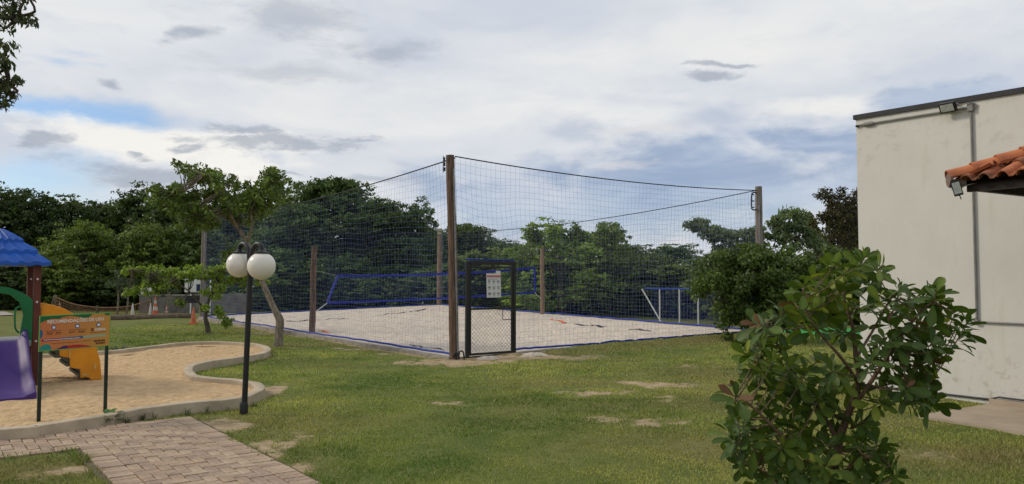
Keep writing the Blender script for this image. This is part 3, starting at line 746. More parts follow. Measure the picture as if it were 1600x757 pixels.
tubeo('conduit', [Rp+V(-.03, -.11, 0), Rp+V(-.05, -.11, 3.85)], .02, M['steel'], tR)
tubeo('bracket', spline([Rp+V(-.1, -.06, 3.95), Rp+V(-.24, -.1, 3.93), Rp+V(-.25, -.1, 3.5), Rp+V(-.1, -.06, 3.48)], 3), .02, M['black_metal'], tR, 6)
for z_ in (3.9, 3.72, 3.54): MB().box(Rp+V(-.21, -.09, z_), (.06, .05, .03)).build('insulator', M['black_metal'], tR)
tubeo('conduit', [Lp+V(.06, -.1, 0), Lp+V(.1, -.1, 3.9)], .025, M['steel'], tL)
MB().box(Lp+V(.16, -.08, 3.85), (.22, .12, .16)).build('floodlight', M['steel'], tL, False, .01)
MB().box(Bp+V(0, -.02, 3.58), (.24, .22, .12)).box(Bp+V(0, -.02, 3.42), (.2, .2, .14)).build('light_box', mat('pale_green_box', (.34, .34, .24), .6), tB, False, .01)
tubeo('conduit', [Bp+V(.12, -.06, 0), Bp+V(.12, -.06, 3.4)], .02, M['steel'], tB)
tA_ = wood_post('net_post', Ap+V(0, 0, .0)-V(X2.y, -X2.x, 0)*(-.22), V(D(479, 392, Ap.y).x+.2, Ap.y+.1, Ap.z+2.52), .085, M['post_wood'], 'short dark brown wooden net post on the lamp side of the sand court', None)
Abase = tA_.location.copy()
Cb = Cp - (Bp-Rp).cross(V(0, 0, 1)).normalized()*(-.3 if (Bp-Rp).cross(V(0, 0, 1)).dot(ctr-Cp) > 0 else .3)
tC_ = wood_post('net_post', Cb, V(Cb.x, Cb.y, Cb.z+2.55), .085, M['post_pale'], 'short reddish wooden net post across the sand from the gate', None)

# fence netting
def cords(polylines, r, m_, name, parent):
    """three-sided cords along polylines, as one numpy mesh"""
    vs, fs = [], []; k = 0
    for pl in polylines:
        pl = np.asarray(pl); n_ = len(pl); t = np.gradient(pl, axis=0); t = rows(t)
        ref = np.array([.3, .5, .8]); a_ = rows(np.cross(t, ref)); b_ = np.cross(t, a_)
        for q in range(3):
            g_ = math.tau*q/3; vs.append(pl + a_*(r*math.cos(g_)) + b_*(r*math.sin(g_)))
        i_ = np.arange(n_-1)
        for q in range(3):
            p0, p1 = k+q*n_, k+((q+1) % 3)*n_; fs.append(np.stack([p0+i_, p1+i_, p1+i_+1, p0+i_+1], 1))
        k += 3*n_
    return npmesh(name, np.concatenate(vs), np.concatenate(fs), None, m_, parent)
def net_side(a, b, za, zb, sag, label, seed, cell=.128, r=.0018, f0=0.0, low=.075, wave=.08, hole=None):
    """netting from a to b; za, zb: heights of the top cable above each base"""
    rg = np.random.RandomState(seed)
    t = thing('fence_net', label, 'net', a, 'blue nets hung round the sand court')
    A, B = np.array(a), np.array(b); ln = np.linalg.norm((B-A)[:2]); nrm = np.array([-(B-A)[1], (B-A)[0], 0])/ln
    nu = int(ln/cell); nz_ = int((za+zb)/2/cell)
    def P(u, w_):
        u = np.asarray(u, float); w_ = np.asarray(w_, float)
        base = A + (B-A)*u[..., None]; top = za+(zb-za)*u - sag*4*u*(1-u)
        off = wave*(np.sin(u*ln*1.1+w_*2+seed)*.5+np.sin(u*ln*2.7-w_*3)*.25+np.sin(w_*7+u*5)*.25)*np.sin(np.pi*np.clip(w_, .02, 1))
        zz_ = low + (top-low)*w_ - (.07*np.sin(np.pi*u*ln/2.2+seed)**2+.05*np.sin(u*ln*.9+w_*4+seed))*np.sin(np.pi*w_) - .20*np.exp(-((u*ln-.9)/.7)**2)*np.sin(np.pi*w_**1.6)
        lat = (.045*np.sin(w_*9+u*ln*1.7+seed)+.03*np.sin(w_*4-u*ln*.8))*np.sin(np.pi*w_)
        return base + nrm*off[..., None] + np.array([0, 0, 1])*zz_[..., None] + (B-A)/ln*lat[..., None]
    pls = []
    ws = np.linspace(0, 1, 13)
    for i in range(nu+1):
        u_ = np.full(13, i/nu)+rg.normal(size=13)*.0006
        if hole and hole[0] < i/nu < hole[1]: ww = np.linspace(hole[2], 1, 13)
        else: ww = ws
        pls.append(P(u_, ww))
    us = np.linspace(0, 1, max(12, int(ln/.5)))
    for j in range(nz_+1):
        w_ = j/nz_
        if hole and w_ < hole[2]:
            uu = np.linspace(hole[1], 1, len(us)); pls.append(P(uu, np.full(len(us), w_)))
            uu = np.linspace(0, hole[0], 4); pls.append(P(uu, np.full(4, w_)))
        else: pls.append(P(us, np.full(len(us), w_)))
    o_ = cords(pls, r, M['net'], 'netting', t); o_['kind'] = 'stuff'
    uu = np.linspace(0, 1, 40); tubeo('top_cable', [V(*p) for p in P(uu, np.ones(40))], .013, M['cable'], t, 6)
    rng_ = np.linspace(hole[1] if hole else 0, 1, 60)
    pts = P(rng_, np.zeros(60)); pts[:, 2] += rg.normal(size=60)*.008; pts[:, :2] += rg.normal(size=(60, 2))*.006
    tubeo('bottom_rope', [V(*p) for p in pts], .024, M['blue_rope'], t, 6)
    return t
gate_t0, gate_t1 = .028, .145
net_side(Pp+V(0, 0, .03), Rp, 4.08, 4.03, .14, 'fence net beside the black gate running to the grey weathered post', 1, wave=.10, hole=(gate_t0, gate_t1, .47))
net_side(Pp+V(0, 0, .03), Lp, 4.05, 3.95, .24, 'fence net running from the post by the gate past the lamp to the orange cone', 2, wave=.14)
net_side(Rp, Bp, 4.05, 3.45, .30, 'fence net behind the reddish net post on the far right side of the court', 3, wave=.12)
net_side(Lp, Bp, 3.95, 3.45, .12, 'fence net along the far end of the sand court', 4, cell=.14, wave=.1)

# playing net across the court
vn = thing('volleyball_net', 'low net with blue bands stretched across the middle of the sand court', 'net', Abase)
qa, qb = Abase+V(0, 0, 0), Cb.copy()
def vnp(u, z): p = qa+(qb-qa)*u; return V(p.x, p.y, z)
u0, u1 = .085, .955
ztop = lambda u: 1.66+.34*u+.10*(2*u-1)**2-.06; zbot = lambda u: .86+.20*u+.05*(2*u-1)**2
def band(name, fz, h_, u0_, u1_):
    mb = MB(); n_ = 24; vs = []
    dn = (qb-qa).normalized(); nn = V(-dn.y, dn.x, 0)
    for i in range(n_+1):
        u = u0_+(u1_-u0_)*i/n_; c_ = vnp(u, fz(u))+nn*(.02*math.sin(u*9))
        vs += [c_+nn*.008+V(0, 0, -h_/2), c_+nn*.008+V(0, 0, h_/2), c_-nn*.008+V(0, 0, h_/2), c_-nn*.008+V(0, 0, -h_/2)]
    fs = [(i*4+k, i*4+(k+1) % 4, i*4+4+(k+1) % 4, i*4+4+k) for i in range(n_) for k in range(4)]+[(0, 1, 2, 3), (n_*4, n_*4+3, n_*4+2, n_*4+1)]
    return mb.add(vs, fs).build(name, M['blue_band'], vn)
band('top_band', ztop, .075, u0, u1); band('bottom_band', zbot, .07, u0-.035, u1)
MB().tube([vnp(u0, ztop(u0)), vnp(u0-.035, zbot(u0))], .04, 6).build('end_band', M['blue_band'], vn)
MB().tube([vnp(u1, ztop(u1)), vnp(u1+.004, zbot(u1))], .04, 6).build('end_band', M['blue_band'], vn)
pl = []
for i in range(75):
    u = u0+(u1-u0)*i/74; pl.append([list(vnp(u-.03*(1-f)*(1-i/74), zbot(u)+(ztop(u)-zbot(u))*f)) for f in (0, .5, 1)])
for j in range(9):
    f = j/8; pl.append([list(vnp(u0+(u1-u0)*s_, zbot(u0+(u1-u0)*s_)*(1-f)+ztop(u0+(u1-u0)*s_)*f)) for s_ in np.linspace(0, 1, 20)])
o = cords(pl, .0022, M['blue_net'], 'mesh', vn); o['kind'] = 'stuff'
tubeo('tie_rope', [vnp(.003, 1.86), vnp(u0, ztop(u0))], .008, M['steel'], vn, 5)
tubeo('tie_rope', [vnp(.003, .62), vnp(u0-.035, zbot(u0))], .014, M['white_paint'], vn, 5)
tubeo('tie_rope', [vnp(u1, ztop(u1)), vnp(.997, 2.1)], .008, M['steel'], vn, 5)
tubeo('tie_rope', [vnp(u1, zbot(u1)), vnp(.997, .8)], .012, M['white_paint'], vn, 5)

# boundary tapes half buried in the sand
def tape(pts, w_, m_, label, seed):
    P_ = [G(a_, b_, .1) for a_, b_ in pts]; P_ = spline(P_, 8); mb = MB(); vs = []
    rg = random.Random(seed)
    for i, p in enumerate(P_):
        t = (P_[min(i+1, len(P_)-1)]-P_[max(i-1, 0)]); t.z = 0; t.normalize(); nn = V(-t.y, t.x, 0)
        # height of the sand here
        best = sand_h(p.x, p.y); h_ = best+.012+rg.uniform(-.006, .012)
        vs += [V(p.x, p.y, h_)+nn*w_/2, V(p.x, p.y, h_+.004), V(p.x, p.y, h_)-nn*w_/2]
    fs = [q for i in range(len(P_)-1) for q in ((i*3, i*3+1, i*3+4, i*3+3), (i*3+1, i*3+2, i*3+5, i*3+4))]
    o_ = mb.add(vs, fs).build('boundary_tape', m_); tag(o_, label, 'tape', 'boundary tapes lying on the court sand')
def sand_h(x_, y_):
    # invert the court patch
    u, v = .5, .5
    for _ in range(12):
        p = court(u, v); du = (court(u+.01, v)-p)/.01; dv = (court(u, v+.01)-p)/.01
        rx_, ry_ = x_-p.x, y_-p.y; det = du.x*dv.y-du.y*dv.x
        u += (rx_*dv.y-ry_*dv.x)/det; v += (du.x*ry_-du.y*rx_)/det
    u, v = min(max(u, 0), 1), min(max(v, 0), 1)
    return court_s(u, v).z
tape([(498, 517.5), (510, 518.3), (522, 518.6)], .12, M['orange_tape'], 'bright orange tape scrap on the sand beside the dark net post', 1)
tape([(860, 505), (872, 506.5), (884, 509)], .12, M['orange_tape'], 'bright orange tape on the sand beside the reddish net post', 2)
tape([(898, 509.5), (920, 512), (946, 514.5)], .14, M['blue_tape'], 'thick dark blue tape strip on the sand beyond the orange tape', 3)
tape([(982, 518), (1004, 519.5), (1024, 521)], .10, M['blue_tape'], 'thin dark tape strip on the sand near the front net', 4)
tape([(432, 503), (470, 503), (510, 501.5), (550, 499.5)], .10, M['blue_tape'], 'long dark tape line on the sand behind the dark net post', 5)
tape([(590, 496.5), (620, 494.5), (668, 490.5)], .10, M['blue_tape'], 'faint dark tape line on the sand under the low net', 6)
tape([(640, 538), (668, 540.5), (694, 543)], .06, M['blue_tape'], 'short dark tape piece on the sand by the corner post', 7)

# gate
gd = X1; gl = Pp+gd*.30; gl.z = 0
tr_l, tr_r = Pp+gd*.31, Pp+gd*1.50
tr_l.z = tr_r.z = 0.02
gate = thing('gate', 'black metal gate with chain link panels beside the tall wooden post', 'gate', tr_l)
GH = 1.97
gn = V(-gd.y, gd.x, 0)
if gn.y > 0: gn = -gn                                   # towards the camera
def gp(u, z, o_=0.0): return tr_l+gd*u+V(0, 0, z)+gn*o_
gw = 1.19
for u in (0, gw): MB().box(gp(u, GH/2-.01), (.07, .07, GH), (gd, gn, V(0, 0, 1))).build('gate_post', M['black_metal'], gate, False, .006)
MB().box(gp(gw/2, GH-.04), (gw-.09, .08, .08), (gd, gn, V(0, 0, 1))).build('lintel', M['black_metal'], gate, False, .005)
tubeo('blue_rope', [gp(-.02, GH+.025), gp(gw+.02, GH+.022)], .018, M['blue_rope'], gate, 6)
leaf_ = MB()
for z_, h_ in ((.055, .045), (.98, .04), (GH-.13, .035)): leaf_.box(gp(gw/2, z_, .01), (gw-.12, .04, h_), (gd, gn, V(0, 0, 1)))
for u in (.062, gw-.062): leaf_.box(gp(u, GH/2-.04, .01), (.032, .034, GH-.2), (gd, gn, V(0, 0, 1)))
leaf_.build('gate_frame', M['black_metal'], gate)
def chain(z0, z1, name):
    pl = []; u0_, u1_ = .078, gw-.078; s_ = .088; w_, h_ = u1_-u0_, z1-z0
    for sg in (1, -1):
        for k in range(-int(h_/s_)-2, int((w_+h_)/s_)+2):
            c_ = k*s_; pts = []
            # line u = c + sg*(z)
            za_, zb_ = (0, h_)
            ua, ub = (c_-h_ if sg > 0 else c_), (c_ if sg > 0 else c_-h_)
            a_, b_ = np.array([ua, 0.]), np.array([ub, h_])
            t0, t1 = 0., 1.; du = b_[0]-a_[0]
            ts = sorted(((0-a_[0])/du, (w_-a_[0])/du)); t0, t1 = max(t0, ts[0]), min(t1, ts[1])
            if t1-t0 < .02: continue
            q0, q1 = a_+(b_-a_)*t0, a_+(b_-a_)*t1
            pl.append([list(gp(u0_+q[0], z0+q[1], .012+.004*sg)) for q in (q0, q1)])
    o_ = cords(pl, .0026, M['cable'], name, gate); o_['kind'] = 'stuff'
chain(.08, .96, 'lower_chain_link'); chain(1.0, GH-.15, 'upper_chain_link')
tubeo('latch', [gp(gw-.33, .95, .05), gp(gw-.33, .74, .05), gp(gw-.1, .74, .05)], .009, M['black_metal'], gate, 6)
MB().box(gp(gw-.06, .93, .06), (.10, .03, .05), (gd, gn, V(0, 0, 1))).build('latch_plate', M['black_metal'], gate, False, .004)
# notice on the gate
M['sign_white'] = mat('notice_white', (.62, .62, .62), .5, var=.03, scale=3)
M['print_dark'] = mat('print_dark', (.03, .03, .035), .6, var=.05)
M['print_grey'] = mat('print_grey', (.22, .22, .22), .6, var=.05)
M['print_red'] = mat('print_red', (.50, .03, .025), .5, var=.05)
ntc = thing('notice', 'white notice with red stripe and nine round symbols hung on the black gate', 'sign', gp(.62, 1.2, .05))
NX, NZ_ = gd, (V(0, 0, 1)+gd*-.03).normalized(); nC = gp(.63, 1.46, .045); NW, NH = .36, .50
def npnt(x_, y_, o_=0.0): return nC+NX*x_+NZ_*y_+gn*o_
MB().box(nC, (NW, .006, NH), (NX, gn, NZ_)).build('panel', M['sign_white'], ntc)
MB().box(npnt(.12, NH/2+.025, .002), (.11, .005, .06), (NX, gn, NZ_)).build('tab', M['sign_white'], ntc)
MB().box(npnt(0, NH/2-.055, .004), (NW-.01, .002, .03), (NX, gn, NZ_)).build('red_stripe', M['print_red'], ntc)
MB().box(npnt(0, NH/2-.088, .004), (NW-.03, .0015, .006), (NX, gn, NZ_)).box(npnt(-.02, NH/2-.115, .004), (NW-.1, .0015, .01), (NX, gn, NZ_)).build('heading_lines', M['print_grey'], ntc)
rr = random.Random(6)
for r_ in range(3):
    for c_ in range(3):
        cx_, cy_ = (c_-1)*.115, .085-r_*.128
        ic = MB(); ring = []
        for k in range(18):
            a_ = math.tau*k/18; ring += [npnt(cx_+.034*math.cos(a_), cy_+.034*math.sin(a_), .0045), npnt(cx_+.027*math.cos(a_), cy_+.027*math.sin(a_), .0045)]
        ic.add(ring, [(2*k, 2*((k+1) % 18), 2*((k+1) % 18)+1, 2*k+1) for k in range(18)])
        for _ in range(3):
            x_, y_ = cx_+rr.uniform(-.012, .012), cy_+rr.uniform(-.012, .012); ic.box(npnt(x_, y_, .0045), (rr.uniform(.008, .026), .001, rr.uniform(.006, .02)), (NX, gn, NZ_))
        ic.build('symbol', M['print_dark'], ntc)
        MB().box(npnt(cx_, cy_-.05, .004), (.06, .001, .006), (NX, gn, NZ_)).build('caption', M['print_grey'], ntc)
# whitish lumps of spilled sand by the gate
for i, (px_, py_, r_) in enumerate(((836, 557, .24), (822, 559, .14), (762, 562, .2))):
    p = G(px_, py_); mb = MB(); rg = random.Random(i); n_ = 14
    vs = [p+V(0, 0, .08*r_/.24)]; fs = []
    for q in range(3):
        for k in range(n_):
            a_ = math.tau*k/n_; rr_ = r_*(q+1)/3*(1+.25*math.sin(k*2.1+i)); vs.append(p+V(rr_*math.cos(a_)*1.3, rr_*math.sin(a_)*.7, (.075, .045, -.02)[q]*r_/.24+rg.uniform(-.01, .012)))
    fs += [(0, 1+k, 1+(k+1) % n_) for k in range(n_)]
    for q in range(2): fs += [(1+q*n_+k, 1+(q+1)*n_+k, 1+(q+1)*n_+(k+1) % n_, 1+q*n_+(k+1) % n_) for k in range(n_)]
    o = mb.add(vs, fs).build('sand_heap', M['sand'], None, True)
    tag(o, ['larger pale heap of spilled sand at the foot of the black gate', 'small pale sand lump touching the larger spilled heap', 'low pale sand spill just in front of the gate opening'][i], 'sand heap', 'sand spilled by the gate')

# ================================================================== GLOBE LAMP
lb = G(381, 646); lam = thing('garden_lamp', 'black garden lamp post with two white globes standing on the lawn', 'lamp post', lb)
ltop = D(391, 428, lb.y+.02)
tubeo('pole', [lb+V(0, 0, -.1), ltop], .034, M['black_metal'], lam, 14)
MB().lathe([(.05, 0), (.05, .10), (.038, .14)], lb+V(0, 0, .0), 14).build('base_collar', M['black_metal'], lam, True)
M['globe'] = None
m, n, b = nodes('opal_globe'); b.inputs['Base Color'].default_value = (.74, .70, .62, 1); b.inputs['Roughness'].default_value = .22; b.inputs['Specular IOR Level'].default_value = .4
b.inputs['Subsurface Weight'].default_value = .25; b.inputs['Subsurface Radius'].default_value = (.1, .1, .08)
tcn = n.nodes.new('ShaderNodeTexCoord'); q_ = n.nodes.new('ShaderNodeTexNoise'); q_.inputs['Scale'].default_value = 5; n.links.new(tcn.outputs['Object'], q_.inputs['Vector'])
mx_ = n.nodes.new('ShaderNodeMix'); mx_.data_type = 'RGBA'; n.links.new(q_.outputs[0], mx_.inputs[0]); mx_.inputs[6].default_value = (.68, .63, .54, 1); mx_.inputs[7].default_value = (.80, .77, .70, 1); n.links.new(mx_.outputs[2], b.inputs['Base Color'])
M['globe'] = m
for gx_, gy_, dd_, r_ in ((374, 414, lb.y+.16, .158), (408.5, 416, lb.y-.10, .168)):
    gcn = D(gx_, gy_, dd_)
    prof = [(max(.001, r_*math.sin(math.pi*k/16)), -r_*math.cos(math.pi*k/16)) for k in range(17)]
    MB().lathe(prof, gcn, 28).build('globe', M['globe'], lam, 'full')
    MB().lathe([(.05, r_*.90), (.088, r_*.90), (.092, r_*.97), (.075, r_*1.02), (.05, r_*1.08), (.03, r_*1.2)], gcn, 18).build('globe_cap', M['black_metal'], lam, True)
    topc = gcn+V(0, 0, r_*1.15); pk = max(topc.z, 0)+.075; sd_ = (topc-ltop); sd_.z = 0
    arm = spline([ltop+V(0, 0, -.10), ltop+V(0, 0, .04)+sd_*.04, V(ltop.x, ltop.y, pk-.10)+sd_*.14, V(ltop.x, ltop.y, pk-.015)+sd_*.42, V(ltop.x, ltop.y, pk)+sd_*.72, V(ltop.x, ltop.y, pk-.03)+sd_*.96, topc-V(0, 0, .03)], 6)
    tubeo('arm', arm, .030, M['black_metal'], lam, 10)

# ================================================================== PLAYGROUND SIGN
s1, s2 = G(62, 659, .04), G(166, 645, .04); sX = (s2-s1); sX.z = 0; swid = sX.length; sX.normalize(); sN = V(sX.y, -sX.x, 0)
if sN.y > 0: sN = -sN
sg = thing('playground_sign', 'orange playground rules board on two thin dark green posts', 'sign', s1)
M['sign_post'] = mat('dark_green_post', (.015, .03, .018), .5, var=.2)
for p in (s1, s2): tubeo('post', [p+V(0, 0, -.1)-sN*.03, V(p.x, p.y, 1.19)-sN*.03], .021, M['sign_post'], sg, 10)
zb0, zb1 = .815, 1.215; bw = swid+.055; bh = zb1-zb0
so = s1+sX*(-.03); so.z = zb0
tilt = V(0, 0, 1)
def sp_(x_, y_, o_): return so+sX*(x_+.0)+V(0, 0, y_+.012*x_/bw)+sN*o_
def pr(name, pts, m_, o_, parent=None):
    return MB().add([sp_(x_*bw, y_*bh, o_) for x_, y_ in pts], [tuple(range(len(pts)))]).build(name, m_, parent or sg)
M['sign_edge'] = mat('sign_green_edge', (.12, .34, .07), .5, var=.06)
m, n, b = nodes('sign_orange'); b.inputs['Roughness'].default_value = .45
tcn = n.nodes.new('ShaderNodeTexCoord'); sx_ = n.nodes.new('ShaderNodeSeparateXYZ'); n.links.new(tcn.outputs['Object'], sx_.inputs[0])
mr_ = n.nodes.new('ShaderNodeMapRange'); n.links.new(sx_.outputs[0], mr_.inputs[0]); mr_.inputs[1].default_value = 0; mr_.inputs[2].default_value = .45
mx_ = n.nodes.new('ShaderNodeMix'); mx_.data_type = 'RGBA'; n.links.new(mr_.outputs[0], mx_.inputs[0]); mx_.inputs[6].default_value = (.52, .15, .045, 1); mx_.inputs[7].default_value = (.50, .25, .045, 1); n.links.new(mx_.outputs[2], b.inputs['Base Color'])
M['sign_orange'] = m
def pm1(nm, c): M[nm] = mat('print_'+nm, c, .5, var=.04); return M[nm]
pm1('p_green', (.012, .12, .035)); pm1('p_blue', (.03, .10, .25)); pm1('p_teal', (.02, .24, .20)); pm1('p_purple', (.06, .02, .12)); pm1('p_red', (.42, .02, .03)); pm1('p_white', (.78, .76, .70)); pm1('p_ink', (.06, .025, .012)); pm1('p_mag', (.22, .02, .09)); pm1('p_pale', (.30, .42, .30))
bo = MB().add([sp_(x_, y_, o_) for o_ in (0, -.012) for x_, y_ in ((0, 0), (bw, 0), (bw, bh), (0, bh))], [(0, 1, 2, 3), (7, 6, 5, 4), (0, 4, 5, 1), (1, 5, 6, 2), (2, 6, 7, 3), (3, 7, 4, 0)]).build('board', M['sign_edge'], sg)
pr('printed_face', [(.012, .025), (.988, .025), (.988, .975), (.012, .975)], M['sign_orange'], .0015, bo)
wave1 = [(.012, .975), (.012, .80)]+[(.012+.05*k, .80+.10*math.sin(k*.45)) for k in range(1, 6)]+[(.30, .93), (.42, .955), (.5, .93), (.6, .88), (.68, .885), (.73, .975)]
pr('green_wave', wave1, M['p_green'], .0025, bo)
pr('green_wave', [(.90, .975), (.985, .975), (.985, .93), (.95, .91), (.92, .93)], M['p_green'], .0025, bo)
pr('blue_blob', [(.012, .36), (.03, .38), (.045, .45), (.045, .55), (.03, .60), (.012, .62)], M['p_blue'], .0025, bo)
pr('teal_blob', [(.012, .03), (.165, .03), (.165, .10), (.14, .17), (.10, .20), (.05, .18), (.012, .10)], M['p_teal'], .0025, bo)
pr('purple_wave', [(.22, .03), (.28, .07), (.33, .11), (.38, .115), (.42, .09), (.42, .03)], M['p_purple'], .0025, bo)
pr('red_wave', [(.38, .03), (.39, .105), (.46, .12), (.55, .115), (.65, .08), (.72, .04), (.70, .028)], M['p_red'], .003, bo)
pr('bar', [(.035, .275), (.30, .285), (.30, .345), (.035, .335), (.03, .305)], M['p_mag'], .0025, bo); pr('bar', [(.30, .285), (.6, .295), (.6, .355), (.30, .345)], M['p_blue'], .0025, bo); pr('bar', [(.6, .295), (.93, .305), (.935, .335), (.93, .365), (.6, .355)], M['p_pale'], .0025, bo)
def lines(x0, x1, y_, h_, m_, seed, o_=.0035, word=(.012, .035)):
    rg = random.Random(seed); mb = MB(); x_ = x0
    while x_ < x1:
        w_ = rg.uniform(*word); mb.add([sp_(a_*bw, b_*bh, o_) for a_, b_ in ((x_, y_), (min(x_+w_, x1), y_), (min(x_+w_, x1), y_+h_), (x_, y_+h_))], [(0, 1, 2, 3)]); x_ += w_+.007
    mb.build('text_line', m_, bo)
lines(.06, .55, .303, .018, M['p_white'], 1)
vs, fs = textmesh('RECOMENDAÇÕES DE USO', .062, .0012); wx = max(v.x for v in vs); k = .80*bw/wx
MB().add([sp_(.10*bw+v.x*k, .775*bh+v.y*k*1.05, .004) for v in vs], fs).build('heading_text', M['p_white'], bo)
for i, xc in enumerate((.19, .515, .82)):
    yc = .655; n_ = 20
    pr('icon', [(xc+.033*math.cos(math.tau*k/n_), yc+.066*math.sin(math.tau*k/n_)) for k in range(n_)], M['p_blue'], .003, bo)
    pr('icon_ring', [(xc-.016, yc-.035), (xc+.018, yc-.035), (xc+.022, yc+.01), (xc, yc+.04), (xc-.018, yc+.015)], M['p_white'], .004, bo)
for i, (x0, x1, y_, h_, m_) in enumerate(((.09, .29, .545, .014, 'p_ink'), (.10, .18, .485, .026, 'p_ink'), (.22, .29, .485, .026, 'p_ink'), (.10, .18, .45, .012, 'p_ink'), (.21, .30, .45, .012, 'p_ink'),
        (.39, .64, .545, .014, 'p_ink'), (.40, .49, .475, .028, 'p_ink'), (.53, .63, .48, .024, 'p_ink'), (.53, .63, .45, .012, 'p_ink'), (.70, .93, .425, .014, 'p_ink'), (.77, .93, .525, .022, 'p_white'), (.77, .93, .485, .026, 'p_white'),
        (.17, .55, .19, .012, 'p_ink'), (.57, .72, .20, .012, 'p_ink'))): lines(x0, x1, y_, h_, M[m_], 20+i)
pr('emblem', [(.705, .48), (.755, .48), (.735, .52), (.755, .56), (.705, .56), (.725, .52)], M['p_ink'], .004, bo)
lines(.755, .92, .155, .055, M['p_ink'], 51, word=(.010, .02)); lines(.785, .925, .085, .05, M['p_ink'], 52, word=(.010, .02))

# ================================================================== PLAYGROUND TOWER
M['pl_brown'] = mat('brown_plastic_post', (.12, .035, .022), .6, var=.15, scale=5)
M['pl_blue'] = mat('blue_plastic', (.012, .10, .46), .42, var=.14, scale=3)
M['pl_green'] = mat('green_plastic', (.008, .15, .045), .45, var=.12, scale=3)
M['pl_yellow'] = mat('yellow_plastic', (.70, .27, .012), .45, var=.10, scale=3)
M['pl_purple'] = mat('purple_plastic', (.045, .016, .14), .5, c2=(.06, .032, .16), scale=4)
M['pl_grey'] = mat('grey_deck', (.30, .30, .32), .7, var=.12, scale=8)
Fc = V(-7.1, 11.5, 0); pa, pb = V(-.8, -.6, 0), V(-.6, .8, 0); ZU = V(0, 0, 1); DK = .72
tow = thing('playground_tower', 'plastic play tower with blue tiled roof, purple slide and yellow steps in the sand', 'playground tower', Fc+(pa+pb)*.5)
for u, v_ in ((0, 0), (1, 0), (0, 1), (1, 1)):
    MB().box(Fc+pa*u+pb*v_+V(0, 0, .93), (.095, .095, 1.98), (pa, pb, ZU)).build('post', M['pl_brown'], tow, False, .008)
for u, v_ in ((0, 0), (0, 1), (1, 0), (1, 1)):
    for z_ in (.70, 1.28, 1.62): MB().lathe([(.016, 0), (.016, .006), (.008, .012)], Fc+pa*u+pb*(v_-.048)+V(0, 0, z_), 8, (pa, ZU, -pb)).build('bolt', M['white_paint'], tow)
dk = MB().box(Fc+(pa+pb)*.5+V(0, 0, DK-.035), (.93, .93, .07), (pa, pb, ZU)); dk.box(Fc+pa*.5-pb*.03+V(0, 0, DK-.045), (.88, .06, .085), (pa, pb, ZU)); dk.build('deck', M['pl_grey'], tow, False, .008)
cc = Fc+(pa+pb)*.5
rf = None
for k, (r0, z0, r1, z1) in enumerate(((.66, 1.875, .44, 2.05), (.50, 2.055, .26, 2.22), (.325, 2.215, .09, 2.375))):
    mb = MB(); n_ = 24; rings = []
    for (r_, z_, amp) in ((r0*.96, z0-.055, 0), (r0, z0-.05, .014), (r0*1.0, z0, .020), (r0*.6+r1*.4, z0+(z1-z0)*.42, .018), (r1, z1, .010)):
        ring = []
        for sd_ in range(4):
            A_, B_ = [(1, -1), (-1, -1), (-1, 1), (1, 1)][sd_], [(-1, -1), (-1, 1), (1, 1), (1, -1)][sd_]
            for i in range(n_):
                f = i/n_; x_, y_ = A_[0]*(1-f)+B_[0]*f, A_[1]*(1-f)+B_[1]*f
                wv = amp*math.cos(f*math.tau*7)*min(1, 8*f, 8*(1-f)); rr_ = r_
                ring.append(cc - pa*(x_*rr_) + pb*(y_*rr_) + V(0, 0, z_+wv))
        rings.append(ring)
    nn_ = len(rings[0]); vs = sum(rings, []); fs = [(i*nn_+q, i*nn_+(q+1) % nn_, (i+1)*nn_+(q+1) % nn_, (i+1)*nn_+q) for i in range(len(rings)-1) for q in range(nn_)]
    fs.append(tuple(range(nn_-1, -1, -1))); fs.append(tuple((len(rings)-1)*nn_+q for q in range(nn_)))
    o = mb.add(vs, fs).build('roof' if k == 0 else 'roof_tier', M['pl_blue'], rf or tow, True)
    if k == 0: rf = o
# green arch over the slide
outer = [(.05, .66), (.05, 1.30), (.10, 1.36), (.20, 1.43), (.35, 1.50), (.5, 1.52), (.65, 1.50), (.80, 1.43), (.90, 1.36), (.95, 1.30), (.95, .66)]
inner = [(.80, .66), (.80, .85), (.83, 1.10), (.78, 1.28), (.66, 1.39), (.5, 1.43), (.34, 1.39), (.22, 1.28), (.17, 1.10), (.20, .85), (.20, .66)]
mb = MB(); no = len(outer)
fr = [Fc+pa*u-pb*.055+V(0, 0, z_) for u, z_ in outer+inner[::-1]]; bk = [p+pb*.06 for p in fr]
fs = [(i, i+1, no+i+1, no+i) for i in range(no-1)]; n2 = 2*no
fs += [tuple(q+n2 for q in f[::-1]) for f in fs]
fs += [(i, n2+i, n2+i+1, i+1) for i in range(no-1)] + [(no+i, no+i+1, n2+no+i+1, n2+no+i) for i in range(no-1)] + [(0, no, n2+no, n2), (no-1, n2+no-1, n2+2*no-1, 2*no-1)]
mb.add(fr+bk, fs).build('arch_panel', M['pl_green'], tow, False, .008)
for u in (.27, .73):
    tubeo('grab_handle', spline([Fc+pa*(u-.08 if u < .5 else u+.08)-pb*.08+V(0, 0, 1.22), Fc+pa*u-pb*.12+V(0, 0, 1.18), Fc+pa*u-pb*.13+V(0, 0, .92), Fc+pa*(u-.05 if u < .5 else u+.05)-pb*.08+V(0, 0, .84)], 4), .013, M['pl_green'], tow)
